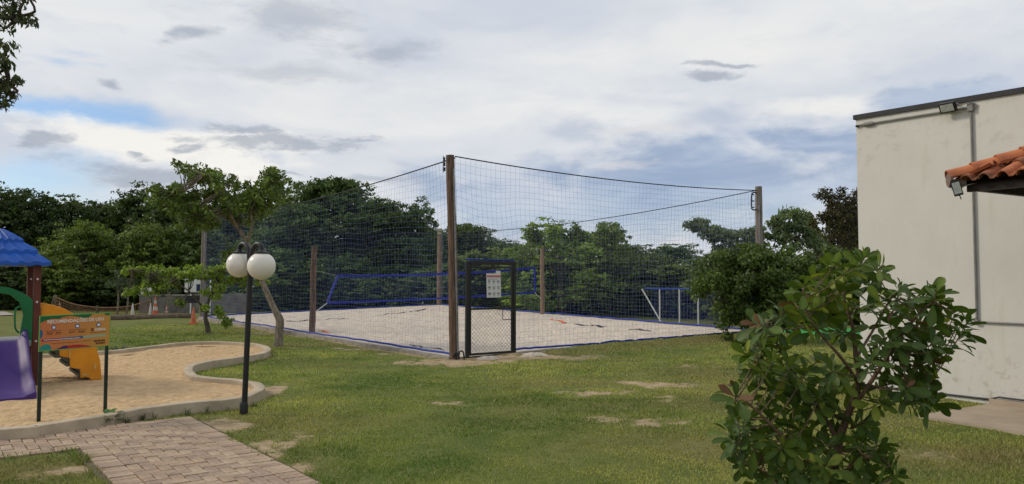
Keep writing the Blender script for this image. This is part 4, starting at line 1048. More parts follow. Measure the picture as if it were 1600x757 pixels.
# slide
sl_dir = -pb; us0, us1 = .14, .84; mb = MB(); rings = []
for t_, z_ in ((-.02, .73), (.10, .71), (.25, .60), (.5, .43), (.8, .25), (1.05, .16), (1.25, .12), (1.42, .10), (1.50, .08)):
    hgt = .13 if t_ > .08 else .17
    if t_ > 1.4: hgt = .06
    c0_ = Fc+sl_dir*(t_+.05)
    sect = [(us0-.03, z_-.05), (us0-.03, z_+hgt-.02), (us0-.01, z_+hgt), (us0+.03, z_+hgt-.02), (us0+.07, z_+.03), (us0+.12, z_), (us1-.12, z_), (us1-.07, z_+.03), (us1-.03, z_+hgt-.02), (us1+.01, z_+hgt), (us1+.03, z_+hgt-.02), (us1+.03, z_-.05)]
    rings.append([c0_+pa*u+V(0, 0, max(z2, .03)) for u, z2 in sect])
ns_ = 12; vs = sum(rings, []); fs = [(i*ns_+q, i*ns_+(q+1) % ns_, (i+1)*ns_+(q+1) % ns_, (i+1)*ns_+q) for i in range(len(rings)-1) for q in range(ns_)]
fs += [tuple(range(ns_)), tuple((len(rings)-1)*ns_+q for q in range(ns_))]
mb.add(vs, fs).build('slide', M['pl_purple'], tow, True)
# yellow steps
sdv = -pa; k_ = .90
outl = [(.03, .60), (.03, 1.20), (.08, 1.235), (.20, 1.235), (.38, 1.17), (.55, 1.06), (.72, .86), (.85, .62), (.93, .36), (.965, .06), (.80, .06), (.77, .10), (.70, .11), (.64, .10), (.63, .24), (.52, .26), (.48, .28), (.47, .42), (.37, .44), (.32, .46), (.31, .60)]
for v_ in (.03, .97):
    pnl = MB().prism([(x_*k_+.03, z_) for x_, z_ in outl], Fc+pb*v_, sdv, ZU, pb, .05).build('step_side', M['pl_yellow'], tow, False, .010)
    if v_ < .5:
        for (x_, z_, w_, h_) in ((.74, .155, .045, .022), (.885, .27, .018, .05), (.50, .50, .012, .09), (.62, .66, .09, .010)):
            MB().prism([(x_*k_+w_*math.cos(math.tau*q/12), z_+h_*math.sin(math.tau*q/12)) for q in range(12)], Fc+pb*(v_-.034), sdv, ZU, pb, .01).build('moulded_mark', mat('pale_yellow', (.62, .36, .09), .5), pnl)
for i, (x_, z_) in enumerate(((.10, .58), (.27, .45), (.44, .31), (.60, .16))):
    MB().box(Fc+sdv*(x_*k_+.12)+pb*.5+V(0, 0, z_), (.20, .88, .05), (sdv, pb, ZU)).box(Fc+sdv*(x_*k_+.21)+pb*.5+V(0, 0, z_-.06), (.03, .88, .11), (sdv, pb, ZU)).build('step', M['pl_green'] if 0 else mat('grey_green_step', (.12, .13, .09), .7), tow, False, .006)

# ================================================================== FAR LEFT: cones, block wall, rope fence, board
M['cone_orange'] = mat('cone_orange', (.55, .14, .065), .6, c2=(.38, .09, .045), scale=8)
M['cone_white'] = mat('cone_white', (.52, .50, .45), .6, c2=(.36, .34, .30), scale=8)
def cone(px, py, hpx, kind, label):
    p = G(px, py); h_ = hpx*p.y/F; r_ = h_*.165
    t = thing('traffic_cone', label, 'cone', p, 'traffic cones set out round the court')
    A_, B_ = {'o': (M['cone_orange'], None), 'w': (M['cone_white'], None), 'ow': (M['cone_orange'], M['cone_white'])}[kind]
    MB().box(p+V(0, 0, .02), (r_*2.7, r_*2.7, .05)).build('base', A_, t, False, .01)
    seg = [(.05, 1)] if not B_ else [(.05, .34), (.34, .52), (.52, .66), (.66, .82), (.82, 1)]
    for i, q in enumerate(seg):
        z0, z1 = (q[0], q[1]) if B_ else (.05, 1.0)
        rad = lambda z_: r_*(1.0-.86*z_)
        MB().lathe([(rad(z0)*.98, p.z+h_*z0-p.z), (rad(z0), h_*z0+.002), (rad(z1), h_*z1-.002), (rad(z1)*.9, h_*z1)], p, 14).build('cone_body' if i % 2 == 0 else 'reflective_band', A_ if i % 2 == 0 else B_, t, True)
cone(207, 497, 23, 'w', 'dirty white traffic cone nearest the rope fence on the lawn edge')
cone(235, 496, 22, 'w', 'dirty white cone touching the tall banded cone by the block wall')
cone(242.5, 496, 32, 'ow', 'tall orange and white banded cone in front of the block wall')
cone(260, 496, 19, 'ow', 'small orange and white banded cone in front of the block wall')
cone(302, 507, 27, 'o', 'plain orange cone on the grass by the court corner post')
cone(84, 490, 15, 'w', 'small white cone seen beside the play tower above its rules board')
cone(93, 488, 17, 'ow', 'small banded cone seen just above the playground rules board')
cone(397, 484, 17, 'w', 'pale cone behind the far court net near the globe lamp')
cone(435, 484, 20, 'ow', 'banded orange cone behind the far court net near the slanting trunk')
bwY = 36.0
bwall = thing('block_wall', 'low grey concrete block wall under the trees beyond the cones', 'wall', D(220, 434, bwY)*1)
bwall.location.z = 0; ORG[bwall.name] = bwall.location.copy()
xa, xm, xb = D(220, 434, bwY).x, D(300, 434, bwY).x, D(392, 434, bwY).x
MB().box(((xa+xm)/2, bwY, .36), (xm-xa, .22, .90)).build('wall_section', M['wallblock'], bwall, False, .01)
MB().box(((xm+xb)/2+.002, bwY+.02, .40), (xb-xm, .2, .98)).build('wall_section', M['wallblock'], bwall, False, .01)
MB().box(((xa+xm)/2, bwY-.0, .83), (xm-xa+.04, .28, .05)).build('coping', M['concrete'], bwall, False, .008)
wb = D(229, 459, bwY); o = MB().box((wb.x, bwY-.02, 1.03), (.5, .1, .30), (V(.98, 0, .1), V(0, 1, 0), V(-.1, 0, .98))).box((wb.x, bwY, .88), (.1, .1, .06)).build('floodlight', M['white_paint'], None, False, .01)
tag(o, 'small white floodlight box standing on the end of the block wall', 'light')
M['log'] = mat('edging_log', (.17, .13, .09), .95, c2=(.08, .062, .045), scale=6, bump=.5, bscale=20)
lp = [G(x_, y_) for x_, y_ in ((60, 502), (165, 500), (235, 499), (300, 497))]
o = MB().tube([p+V(0, 0, .06) for p in lp], .13, 10).build('edging_log', M['log'], None, True); tag(o, 'long brown timber edging along the lawn in front of the cones', 'edging')
M['rope'] = mat('brown_rope', (.30, .17, .10), .9, var=.2)
rf_ = thing('rope_fence', 'brown rope net sagging between posts behind the play tower', 'fence', G(78, 494))
rp0 = G(76, 494)
tubeo('post', [rp0, D(87, 462, rp0.y)], .07, M['bark'], rf_); tubeo('post', [G(152, 495), D(152, 478, G(152, 495).y)], .05, M['bark'], rf_); tubeo('post', [G(236, 494), D(236, 466, G(236, 494).y)], .05, M['bark'], rf_)
Y0 = G(150, 495).y
tp = spline([D(x_, y_, Y0) for x_, y_ in ((86, 464), (110, 474), (135, 479), (165, 481), (200, 479), (236, 469))], 10)
tubeo('top_rope', tp, .025, M['rope'], rf_, 6)
pl = []
for i in range(0, len(tp)): pl.append([list(tp[i]), [tp[i].x, tp[i].y, tp[i].z*.5+.05], [tp[i].x, tp[i].y, .1]])
for f in (.2, .4, .6, .8, .97): pl.append([[p.x, p.y, p.z*(1-f)+.08*f] for p in tp])
o = cords(pl, .010, M['rope'], 'rope_mesh', rf_); o['kind'] = 'stuff'
bd = thing('info_board', 'white and navy board on poles behind the grey court corner post', 'board', G(298, 499))
bY = 32.0
def bq(x_, y_): return D(x_, y_, bY)
for px_ in (298, 328.5): p = bq(px_, 470); tubeo('pole', [V(p.x, bY, -.05), V(p.x, bY, bq(px_, 438).z)], .03, M['white_paint'], bd)
MB().box((bq(313, 0).x, bY-.04, (bq(313, 436).z+bq(313, 457).z)/2), (.80, .04, .56)).build('panel', M['white_paint'], bd, False, .01)
MB().box((bq(322, 0).x, bY-.064, bq(313, 450).z), (.30, .006, .30)).build('navy_print', M['blue_tape'], bd)
MB().box((bq(313, 0).x, bY-.03, bq(313, 468).z), (.76, .03, .30)).build('lower_panel', M['black_metal'], bd, False, .01)

# low blue fence behind the court on the right
lf = thing('low_net_fence', 'low fence of blue netting on thin white poles behind the sand court', 'fence', D(1003, 500, 28.6)*1)
lf.location.z = 0; ORG[lf.name] = lf.location.copy()
fA, fB = D(1003, 451, 28.6), D(1190, 452, 25.2)
def lfp(t, z): p = fA+(fB-fA)*t; return V(p.x, p.y, z)
ftop = fA.z
for t_ in (.165, .34, .50, .68, .84, .985): tubeo('pole', [lfp(t_, -.05), lfp(t_, ftop)], .026, M['white_paint'], lf)
tubeo('top_bar', [lfp(.03, ftop), lfp(1, ftop)], .032, M['blue_rope'], lf); tubeo('brace', [lfp(.0, ftop-.02), lfp(.175, .04)], .026, M['white_paint'], lf)
pl = []
for i in range(70): t_ = .1+.9*i/69; pl.append([list(lfp(t_, z_)) for z_ in (.02, ftop/2, ftop)])
for j in range(13): pl.append([list(lfp(t_, .02+(ftop-.02)*j/12)) for t_ in np.linspace(.1, 1, 10)])
o = cords(pl, .0035, M['blue_net'], 'netting', lf); o['kind'] = 'stuff'

# ================================================================== TREES
def tree_proto(kind, seed):
    rg = np.random.default_rng(seed); parts = []
    dark, mid = (.042, .072, .018), (.10, .145, .034)
    if kind == 'bush':
        nl = 34; d = rows(rg.normal(size=(nl, 3))); zf = d[:, 2]*.5+.5; prof = .25+.2*np.sin(np.clip(zf*1.1, 0, 1)*math.pi)
        cen_ = np.stack([d[:, 0]*prof, d[:, 1]*prof, .05+.80*zf+rg.normal(size=nl)*.07], 1); rad = .13+.09*rg.random(nl); flat_, per, sz = .9, 150, .062
    elif kind == 'dense':
        nl = 75; d = rows(rg.normal(size=(nl, 3))); zf = d[:, 2]*.5+.5
        prof = .30+.22*np.sin(np.clip(zf*1.15, 0, 1)*math.pi)
        cen_ = np.stack([d[:, 0]*prof*.78, d[:, 1]*prof*.78, .06+.86*zf+rg.normal(size=nl)*.03], 1); rad = .10+.075*rg.random(nl); flat_, per, sz = .85, 230, .033
    elif kind == 'tiered':
        nl = 80; zf = rg.random(nl)**.8; zf = np.round(zf*8)/8+rg.normal(size=nl)*.012; an = rg.random(nl)*math.tau; rr_ = (.46-.32*np.clip(zf, 0, 1)**1.6)*np.sqrt(rg.random(nl))*1.05
        cen_ = np.stack([np.cos(an)*rr_, np.sin(an)*rr_, .10+.86*zf], 1); rad = .12+.06*rg.random(nl); flat_, per, sz = .38, 240, .030
    elif kind == 'loose':
        nl = 62; d = rows(rg.normal(size=(nl, 3))); zf = d[:, 2]*.5+.5; q = .30+.25*np.sin(np.clip(zf*1.1+.1, 0, 1)*math.pi)
        cen_ = np.stack([d[:, 0]*q*.85, d[:, 1]*q*.85, .05+.84*zf+rg.normal(size=nl)*.06], 1); rad = .07+.07*rg.random(nl); flat_, per, sz = 1.0, 170, .034
        # leading shoots
        for s_ in range(7):
            an = rg.random()*math.tau; b0 = np.array([math.cos(an)*.25, math.sin(an)*.25, .72]); cen_ = np.concatenate([cen_, b0+np.array([math.cos(an)*.1, math.sin(an)*.1, .12+.12*rg.random()])[None]*np.linspace(.3, 1, 4)[:, None]]); rad = np.concatenate([rad, [.05, .045, .04, .03]])
    for c_, r_ in zip(cen_, rad):
        tone = .75+.5*rg.random(); tw = rg.random(); r_ = r_*1.25
        ns_ = max(5, int(per/26*(r_/.12)**2)); d, b_ = ball(ns_, rg, 2.6); sc_ = c_ + b_*r_*np.array([1, 1, flat_])
        for q in range(ns_):
            k_n = int(rg.integers(12, 26)); dd_, bb_ = ball(k_n, rg, 1.6); rs = (.022+.03*rg.random())*(2.0 if kind == 'bush' else 1.25)
            pts = sc_[q] + bb_*rs*np.array([1.2, 1.2, .55])
            t2 = np.clip(tw*.6+rg.random()*.5, 0, 1); base = tuple(np.array(dark)*(1-t2)+np.array(mid)*t2)
            parts.append(leaves(pts, dd_*.5+d[q]*.35+rows(c_[None]-np.array([[0, 0, .45]]))*.25, rg, sz, base, mid, droop=.6, shade=np.full(k_n, tone*(.8+.4*rg.random())), aspect=.5, rnd=1.2))
    v, f, c = merge(parts); o_ = npmesh('crown', v, f, c, M['leaf']); me = o_.data; bpy.data.objects.remove(o_)
    mb = MB(); mb.tube([(0, 0, -.03), (.01, 0, .2), (-.01, .01, .45), (0, 0, .8)], [.028, .022, .016, .005], 8)
    for i in range(0, len(cen_), 3):
        c_ = Vector(cen_[i]); s_ = V(0, 0, max(.1, c_.z*.6)); mb.tube([s_, s_*.5+c_*.5+V(0, 0, -.02), c_], [.009, .006, .003], 5)
    t = mb.build('trunk', M['bark'], None, True); tm = t.data; bpy.data.objects.remove(t)
    return me, tm
PROTO = {}
for k_, (kd, sd__) in {'d0': ('dense', 1), 'd1': ('dense', 2), 'd2': ('dense', 3), 't0': ('tiered', 4), 't1': ('tiered', 5), 'l0': ('loose', 6), 'l1': ('loose', 7), 'b0': ('bush', 8), 'b1': ('bush', 9), 'b2': ('bush', 10)}.items(): PROTO[k_] = tree_proto(kd, sd__)
TINT = {}
def tinted(key, tint):
    """a copy of a crown's mesh with the leaf colour of another kind of tree"""
    if (key, tint) in TINT: return TINT[(key, tint)]
    me = PROTO[key][0].copy(); at_ = me.color_attributes['col']; a_ = np.empty(len(me.vertices)*4, np.float32); at_.data.foreach_get('color', a_)
    a_ = a_.reshape(-1, 4); a_[:, :3] *= np.array(tint, np.float32); at_.data.foreach_set('color', a_.ravel()); TINT[(key, tint)] = me; return me
DK_, LT_, OL_, BR_, BL_ = (.66, .68, .72), (2.1, 2.05, 1.5), (1.45, 1.35, 1.0), (1.2, .8, .7), (.9, 1.0, 1.1)
trnd = random.Random(12)
def far_tree(px, topy, wpx, Y_, key, tint, label, group=None, name='tree', cat='tree'):
    p = D(px, 434.5, Y_); h_ = (434.5-topy)/F*Y_+H; w_ = wpx/F*Y_*1.12
    t = thing(name, label, cat, (p.x, Y_, 0), group)
    me = tinted(key, tint) if tint else PROTO[key][0]
    rz = trnd.random()*math.tau
    for nm, d_ in (('crown', me), ('trunk', PROTO[key][1])):
        o_ = bpy.data.objects.new(nm, d_); C.objects.link(o_); o_.parent = t; o_.scale = (w_, w_, h_*1.02); o_.rotation_euler = (0, 0, rz)
    return t
GL = 'dark dense trees behind the playground'; lab_dark = 'dark dense tree in the wood behind the playground'
for a_ in ((-70, 285, 230, 45, 'd0'), (18, 298, 150, 46, 'd1'), (92, 318, 150, 48, 'd2'), (160, 318, 140, 51, 'd1'), (208, 305, 130, 49, 'd0'), (270, 312, 140, 47, 'd2'), (325, 325, 130, 48, 'd1')):
    far_tree(*a_, DK_, lab_dark, GL)
far_tree(128, 358, 140, 40, 'd2', OL_, 'rounded sunlit green tree standing just past the blue play tower roof')
far_tree(228, 352, 120, 41, 'd1', OL_, 'mid green bushy tree behind the block wall end')
far_tree(300, 350, 120, 42, 'd0', None, 'bushy tree behind the small white floodlight on the wall')
far_tree(40, 392, 130, 40, 'd1', DK_, 'low dark bushy tree seen under the blue play roof', None)
far_tree(375, 320, 130, 47, 'd2', None, 'dense green tree filling the gap behind the globe lamp')
far_tree(440, 312, 130, 48, 'd0', None, 'dense green tree with a pointed top behind the slanting trunk')
far_tree(512, 290, 185, 44, 't0', BL_, 'tallest layered tree with a feathery top behind the dark net post')
far_tree(455, 330, 150, 42, 't1', BL_, 'broad layered tree behind the far court net')
far_tree(588, 322, 160, 43, 't1', BL_, 'layered dark tree behind the low playing net')
far_tree(645, 326, 120, 44, 'd0', BL_, 'dark round headed tree beside the pale far corner post')
far_tree(735, 358, 110, 45, 't0', None, 'medium layered tree rising behind the black gate')
far_tree(690, 362, 110, 47, 'd1', BL_, 'dark tree directly behind the pale far corner post')
far_tree(790, 384, 110, 52, 'd2', None, 'low distant tree just past the gate post top')
far_tree(878, 352, 175, 33.2, 'l0', LT_, 'light green loose tree behind the reddish net post')
far_tree(942, 346, 120, 33.6, 'l1', OL_, 'open branched green tree with spiky shoots next to the light green tree')
far_tree(826, 388, 100, 35, 'l1', LT_, 'light green bushy young tree seen beside the gate top')
for a_ in ((1000, 402, 120, 56, 'd1'), (1055, 388, 130, 54, 'd2'), (1120, 398, 130, 50, 'd0')): far_tree(*a_, BL_, 'low distant bluish green tree beyond the low blue fence', 'distant trees beyond the low blue fence')
far_tree(770, 376, 130, 48, 'd0', BL_, 'broad dark tree between the gate top and the light green trees')
far_tree(985, 384, 130, 44, 'd1', None, 'mid green rounded tree next to the spiky shoots')
far_tree(905, 372, 150, 46, 'd2', OL_, 'olive green tree filling in behind the light green tree')
far_tree(1180, 395, 130, 34, 'd2', None, 'dark green tree directly behind the grey weathered post')
far_tree(1310, 330, 110, 33, 'l0', BR_, 'brownish dark tree leaning behind the white building corner')
far_tree(1325, 312, 90, 36, 'l1', BR_, 'tall thin brownish tree close to the white building corner')
far_tree(1400, 330, 150, 40, 'd0', DK_, 'dark tree hidden mostly behind the white building')
trnd.seed(3)
for i, px in enumerate(range(-60, 700, 62)):
    far_tree(px, 412+trnd.uniform(-18, 10), 115, 39.5+trnd.uniform(0, 2.5), 'b%d' % (i % 3), DK_ if px < 330 else BL_, 'dark undergrowth bush at the foot of the wood' if px < 330 else 'dark bush along the far end of the sand court', 'undergrowth bushes under the wood' if px < 330 else 'bushes along the far end of the court', 'bush', 'bush')
for i, (px, Y_) in enumerate(((745, 39), (800, 38), (850, 36.5), (905, 35.5), (960, 34.5), (1010, 33.5), (1060, 32.5), (1110, 31.5), (1160, 30), (1215, 29), (1275, 28), (1330, 28))):
    far_tree(px, 408+trnd.uniform(-18, 10), 115, Y_, 'b%d' % ((i+1) % 3), None if i % 2 else OL_, 'green bush in the hedge line beyond the reddish net post', 'bushes in the hedge line beyond the court', 'bush', 'bush')
# palmate branches behind the grey post
def spray_tree(label, name, base, limbs, clumps, rg_seed, size, col1, col2, barkm, per=60, droop=.8, aspect=.4, r0=.06, crownr=.3, group=None, flat_=.6, p_=2.0, rnd=.9, vs=.35, gl=False):
    rg = np.random.default_rng(rg_seed); t = thing(name, label, 'tree', base, group)
    mb = MB()
    for l_ in limbs:
        pts = spline([p for p, _ in l_], 4); rad_ = np.interp(np.linspace(0, 1, len(pts)), np.linspace(0, 1, len(l_)), [r for _, r in l_]); mb.tube(pts, list(rad_), 8)
    # twigs from the nearest limb point to every clump
    allp = [p for l_ in limbs for p, _ in l_[1:]]
    parts = []
    for c_, r_ in clumps:
        q = min(allp, key=lambda p: (p-c_).length); mdp = (q+c_)/2+V(rg.normal()*.04, rg.normal()*.04, -.03); mb.tube(spline([q, mdp, c_], 3), [.014]*3+[.010]*3+[.005], 5)
        n_ = int(per*(r_/crownr)**2)+8; d, b_ = ball(n_, rg, p_); tone = .7+.6*rg.random()
        parts.append(leaves(np.array(c_)+b_*r_*np.array([1.15, 1.15, flat_]), d*.7, rg, size, col1, col2, droop=droop, aspect=aspect, shade=np.full(n_, tone), rnd=rnd, vs=vs))
    mb.build('trunk', barkm, t, True); v, f, c = merge(parts); npmesh('crown', v, f, c, M['gloss_leaf'] if gl else M['leaf'], t)
    return t
def cl(lst, Y_, rg, dz=.5): return [(D(x_, y_, Y_+rg.uniform(-dz, dz)), r_) for x_, y_, r_ in lst]
rg_ = random.Random(2)
def jit(lst, n_, sx, sy, rmin, rmax, Y_, dz):
    out = []
    for x_, y_ in lst:
        for _ in range(n_): out.append((D(x_+rg_.uniform(-sx, sx), y_+rg_.uniform(-sy, sy), Y_+rg_.uniform(-dz, dz)), rg_.uniform(rmin, rmax)))
    return out
# tree with slanting trunk behind the lamp
Y1 = G(435, 541).y; b1_ = G(435, 541)
def tp1(x_, y_, dz=0): return D(x_, y_, Y1+dz)
limbs = [[(b1_+V(0, 0, -.1), .12), (tp1(436, 520), .105), (tp1(437, 500), .10), (tp1(428, 482), .075), (tp1(414, 450), .068), (tp1(402, 418), .064), (tp1(394, 395), .06), (tp1(385, 376), .055)],
         [(tp1(386, 378), .05), (tp1(368, 352, .2), .045), (tp1(345, 334, .3), .036), (tp1(318, 318, .4), .026), (tp1(285, 300, .4), .012)],
         [(tp1(387, 378), .045), (tp1(394, 352, -.2), .03), (tp1(393, 330, -.2), .022), (tp1(405, 305, -.2), .016), (tp1(422, 282, -.2), .008)],
         [(tp1(370, 354), .035), (tp1(355, 325, -.4), .028), (tp1(345, 300, -.5), .02), (tp1(320, 272, -.5), .010)],
         [(tp1(402, 420), .03), (tp1(385, 405, .5), .02), (tp1(362, 395, .7), .012), (tp1(345, 392, .7), .006)]]
cls = jit([(288, 266), (300, 270), (318, 276), (335, 280), (350, 286), (366, 288), (258, 300), (245, 303), (270, 298), (285, 304), (300, 312), (318, 306), (335, 310), (352, 305), (398, 300), (410, 290), (420, 280), (430, 274), (428, 293), (440, 292), (412, 308), (396, 315), (280, 322), (300, 332), (322, 334), (345, 326), (310, 350), (292, 345), (330, 350), (372, 318), (405, 330), (420, 322), (262, 318)], 6, 13, 10, .09, .20, Y1, .8)
cls += jit([(375, 395), (352, 397), (398, 345), (370, 345)], 2, 12, 5, .12, .2, Y1+.5, .4)
spray_tree('young tree with a slanting bare trunk and airy crown behind the globe lamp', 'young_tree', b1_, limbs, cls, 31, .125, (.06, .10, .02), (.16, .22, .045), M['pale_bark'], per=46, droop=.9, aspect=.42, crownr=.18, flat_=.9)
# lower bright tree beside it
Y2 = G(349/1*1.0-22, 521).y; b2_ = G(327, 521)
def tp2(x_, y_, dz=0): return D(x_, y_, Y2+dz)
limbs = [[(b2_+V(0, 0, -.1), .085), (tp2(323, 506), .075), (tp2(321, 495), .06), (tp2(325, 475), .045), (tp2(331, 455), .038), (tp2(338, 435), .028), (tp2(350, 420), .015)],
         [(tp2(323, 488), .035), (tp2(308, 470, -.2), .028), (tp2(295, 455, -.3), .022), (tp2(270, 440, -.4), .016), (tp2(235, 428, -.5), .010), (tp2(205, 421, -.5), .005)],
         [(tp2(331, 455), .03), (tp2(352, 440, .2), .02), (tp2(375, 430, .3), .014), (tp2(400, 425, .4), .006)],
         [(tp2(322, 495), .02), (tp2(335, 492, -.2), .014), (tp2(350, 500, -.3), .006)]]
cls = jit([(200, 421), (214, 424), (228, 427), (244, 424), (258, 428), (272, 427), (285, 425), (296, 432), (310, 428), (322, 425), (338, 424), (352, 420), (366, 417), (380, 424), (395, 428), (350, 438), (332, 440), (272, 446), (252, 444), (236, 450), (222, 453), (205, 460), (365, 436), (345, 452), (330, 462), (380, 440), (410, 436)], 5, 10, 7, .08, .18, Y2, .6)
cls += jit([(345, 492), (352, 505), (340, 482), (316, 478), (280, 472), (355, 498)], 2, 6, 5, .10, .17, Y2-.3, .2)
spray_tree('small spreading tree with bright yellow green leaves near the court corner', 'young_tree', b2_, limbs, cls, 32, .125, (.12, .19, .028), (.28, .36, .06), M['bark'], per=46, droop=.8, aspect=.42, crownr=.18, flat_=.8)
# round bushy tree in front of the grey post
Y3 = 19.9; b3_ = G(1205, 434.5+H*F/20.3); b3_ = V(b3_.x, 20.3, 0)
def tp3(x_, y_, dz=0): return D(x_, y_, Y3+dz)
limbs = [[(b3_+V(0, 0, -.1), .11), (tp3(1200, 515, .3), .09), (tp3(1196, 490, .1), .07), (tp3(1180, 450), .05), (tp3(1150, 415), .02)],
         [(b3_+V(.06, 0, .0), .07), (tp3(1214, 505, .2), .06), (tp3(1212, 480), .05), (tp3(1235, 440), .04), (tp3(1260, 405), .015)],
         [(b3_+V(.05, -.05, .05), .05), (tp3(1222, 515), .045), (tp3(1250, 500), .04), (tp3(1285, 480), .03), (tp3(1300, 450), .012)],
         [(tp3(1196, 492, .1), .04), (tp3(1160, 490, -.2), .03), (tp3(1140, 505, -.4), .02), (tp3(1135, 530, -.5), .008)]]
cls = []
for _ in range(230):
    d = Vector(rows(np.random.default_rng(rg_.randint(0, 10**6)).normal(size=(1, 3)))[0]); r_ = rg_.random()**.4
    x_, y_ = 1190+112*d.x*r_*.95, 446+72*d.z*r_*(.95 if d.z > 0 else .85)
    cls.append((D(x_, y_, Y3-.2+1.0*d.y*r_), rg_.uniform(.17, .30)))
cls += jit([(1140, 500), (1125, 505), (1135, 520), (1140, 532), (1128, 540), (1148, 536)], 2, 8, 5, .10, .16, Y3-.5, .2)
cls += jit([(1285, 410), (1300, 430), (1290, 460), (1300, 400), (1310, 420)], 3, 12, 14, .18, .28, Y3, .4)
spray_tree('round bushy dark green tree with low crown in front of the grey post', 'bushy_tree', b3_, limbs, cls, 33, .095, (.052, .09, .019), (.125, .175, .036), M['bark'], per=105, droop=.3, aspect=.6, crownr=.24, flat_=.9, p_=2.6)
# palmate leaved tree behind
Y4 = 27.5; b4_ = V(D(1215, 434, Y4).x, Y4, 0)
def tp4(x_, y_, dz=0): return D(x_, y_, Y4+dz)
limbs = [[(b4_+V(0, 0, -.1), .14), (tp4(1214, 460), .12), (tp4(1212, 420), .09), (tp4(1230, 370), .05), (tp4(1235, 335), .02)], [(tp4(1212, 420), .07), (tp4(1170, 395), .05), (tp4(1130, 375), .03), (tp4(1085, 352), .012)]]
cls = jit([(1080, 351), (1092, 352), (1105, 358), (1118, 365), (1132, 370), (1148, 372), (1162, 368), (1176, 364), (1110, 375), (1130, 384), (1150, 386), (1170, 382), (1185, 376), (1210, 345), (1222, 335), (1235, 330), (1248, 335), (1255, 345), (1215, 360), (1235, 352), (1250, 362), (1205, 372), (1225, 375), (1245, 380), (1265, 372), (1190, 392), (1160, 398), (1275, 385), (1230, 395)], 5, 10, 8, .16, .30, Y4, .7)
spray_tree('tree with drooping hand shaped leaves spreading behind the grey post', 'tree', b4_, limbs, cls, 34, .21, (.08, .12, .055), (.19, .235, .12), M['bark'], per=55, droop=1.3, aspect=.32, crownr=.3, flat_=.6)
# dark tree top near the building
Y5 = 31.0; b5_ = V(D(1325, 434, Y5).x, Y5, 0)
def tp5(x_, y_, dz=0): return D(x_, y_, Y5+dz)
limbs = [[(b5_+V(0, 0, -.1), .14), (tp5(1322, 440), .11), (tp5(1325, 380), .07), (tp5(1320, 335), .04), (tp5(1300, 312), .012)], [(tp5(1325, 370), .05), (tp5(1340, 330), .03), (tp5(1350, 305), .012)]]
cls = jit([(1285, 312), (1295, 306), (1318, 302), (1330, 310), (1345, 305), (1300, 322), (1320, 325), (1338, 330), (1305, 345), (1325, 350), (1345, 350), (1290, 340), (1300, 370), (1320, 375), (1340, 375), (1285, 385), (1310, 395), (1335, 400), (1280, 400)], 4, 8, 7, .2, .34, Y5, .6)
spray_tree('dark reddish brown tree rising beside the white building corner', 'tree', b5_, limbs, cls, 35, .13, (.035, .035, .016), (.075, .065, .03), M['bark'], per=60, droop=.4, aspect=.5, crownr=.3, flat_=.7)
# saplings by the rope fence
for i, (px, py, tpy) in enumerate(((184, 492, 440), (199, 492, 452), (262, 488, 448))):
    b_ = V(D(px, 434, 33.5).x, 33.5, 0); Yq = 33.5
    cls = jit([(px-8, tpy), (px+6, tpy-4), (px, tpy-12), (px+9, tpy+6), (px-10, tpy+8)], 2, 5, 5, .2, .32, Yq, .3)
    spray_tree(['grey leaved sapling just behind the first white cone', 'thin bare stemmed sapling between the white cones', 'thin sapling behind the block wall above the small cone'][i], 'sapling', b_, [[(b_+V(0, 0, -.05), .05), (D(px+1, py-25, Yq), .04), (D(px, tpy, Yq), .02), (D(px, tpy-12, Yq), .01)]], cls, 40+i, .14, (.05, .075, .04), (.09, .12, .06), M['pale_bark'], per=30, crownr=.3)
# overhanging tree at the left edge, trunk outside the frame
b6 = V(-7.0, 4.7, 0); Y6 = 6.4
def tp6(x_, y_, dz=0): return D(x_, y_, Y6+dz)
limbs = [[(b6+V(0, 0, -.1), .17), (b6+V(.05, .1, 1.2), .14), (b6+V(.2, .3, 2.4), .12), (b6+V(.5, .6, 3.3), .09), (b6+V(.9, .9, 4.2), .05)],
         [(b6+V(.4, .5, 3.1), .06), (tp6(-180, 60, -.2), .045), (tp6(-90, 30), .03), (tp6(-20, 22), .018), (tp6(30, 26), .006)],
         [(b6+V(.3, .4, 2.7), .06), (tp6(-190, 190, -.2), .04), (tp6(-100, 150), .03), (tp6(-40, 130), .016), (tp6(5, 128), .005)],
         [(tp6(-90, 30), .02), (tp6(-30, 2), .012), (tp6(28, -8), .005)], [(tp6(-100, 150), .02), (tp6(-50, 95), .01), (tp6(-8, 88), .004)]]
cls = jit([(-10, 22), (12, 27), (32, 33), (44, 34), (20, 12), (38, -6), (6, 40), (-40, 25), (-30, 5), (10, -10), (5, 105), (12, 125), (20, 130), (-15, 120), (0, 140), (15, 148), (-10, 160), (2, 165), (-30, 140), (-50, 110), (2, 92), (-60, 40), (-90, 60), (-110, 100), (-80, 150), (-130, 20), (-60, -20), (8, 75)], 2, 6, 5, .05, .085, Y6, .25)
spray_tree('tree with small drooping leaves overhanging from beside the path', 'overhanging_tree', b6, limbs, cls, 36, .062, (.035, .055, .02), (.085, .10, .035), M['bark'], per=42, droop=2.0, aspect=.34, crownr=.1, flat_=.9)

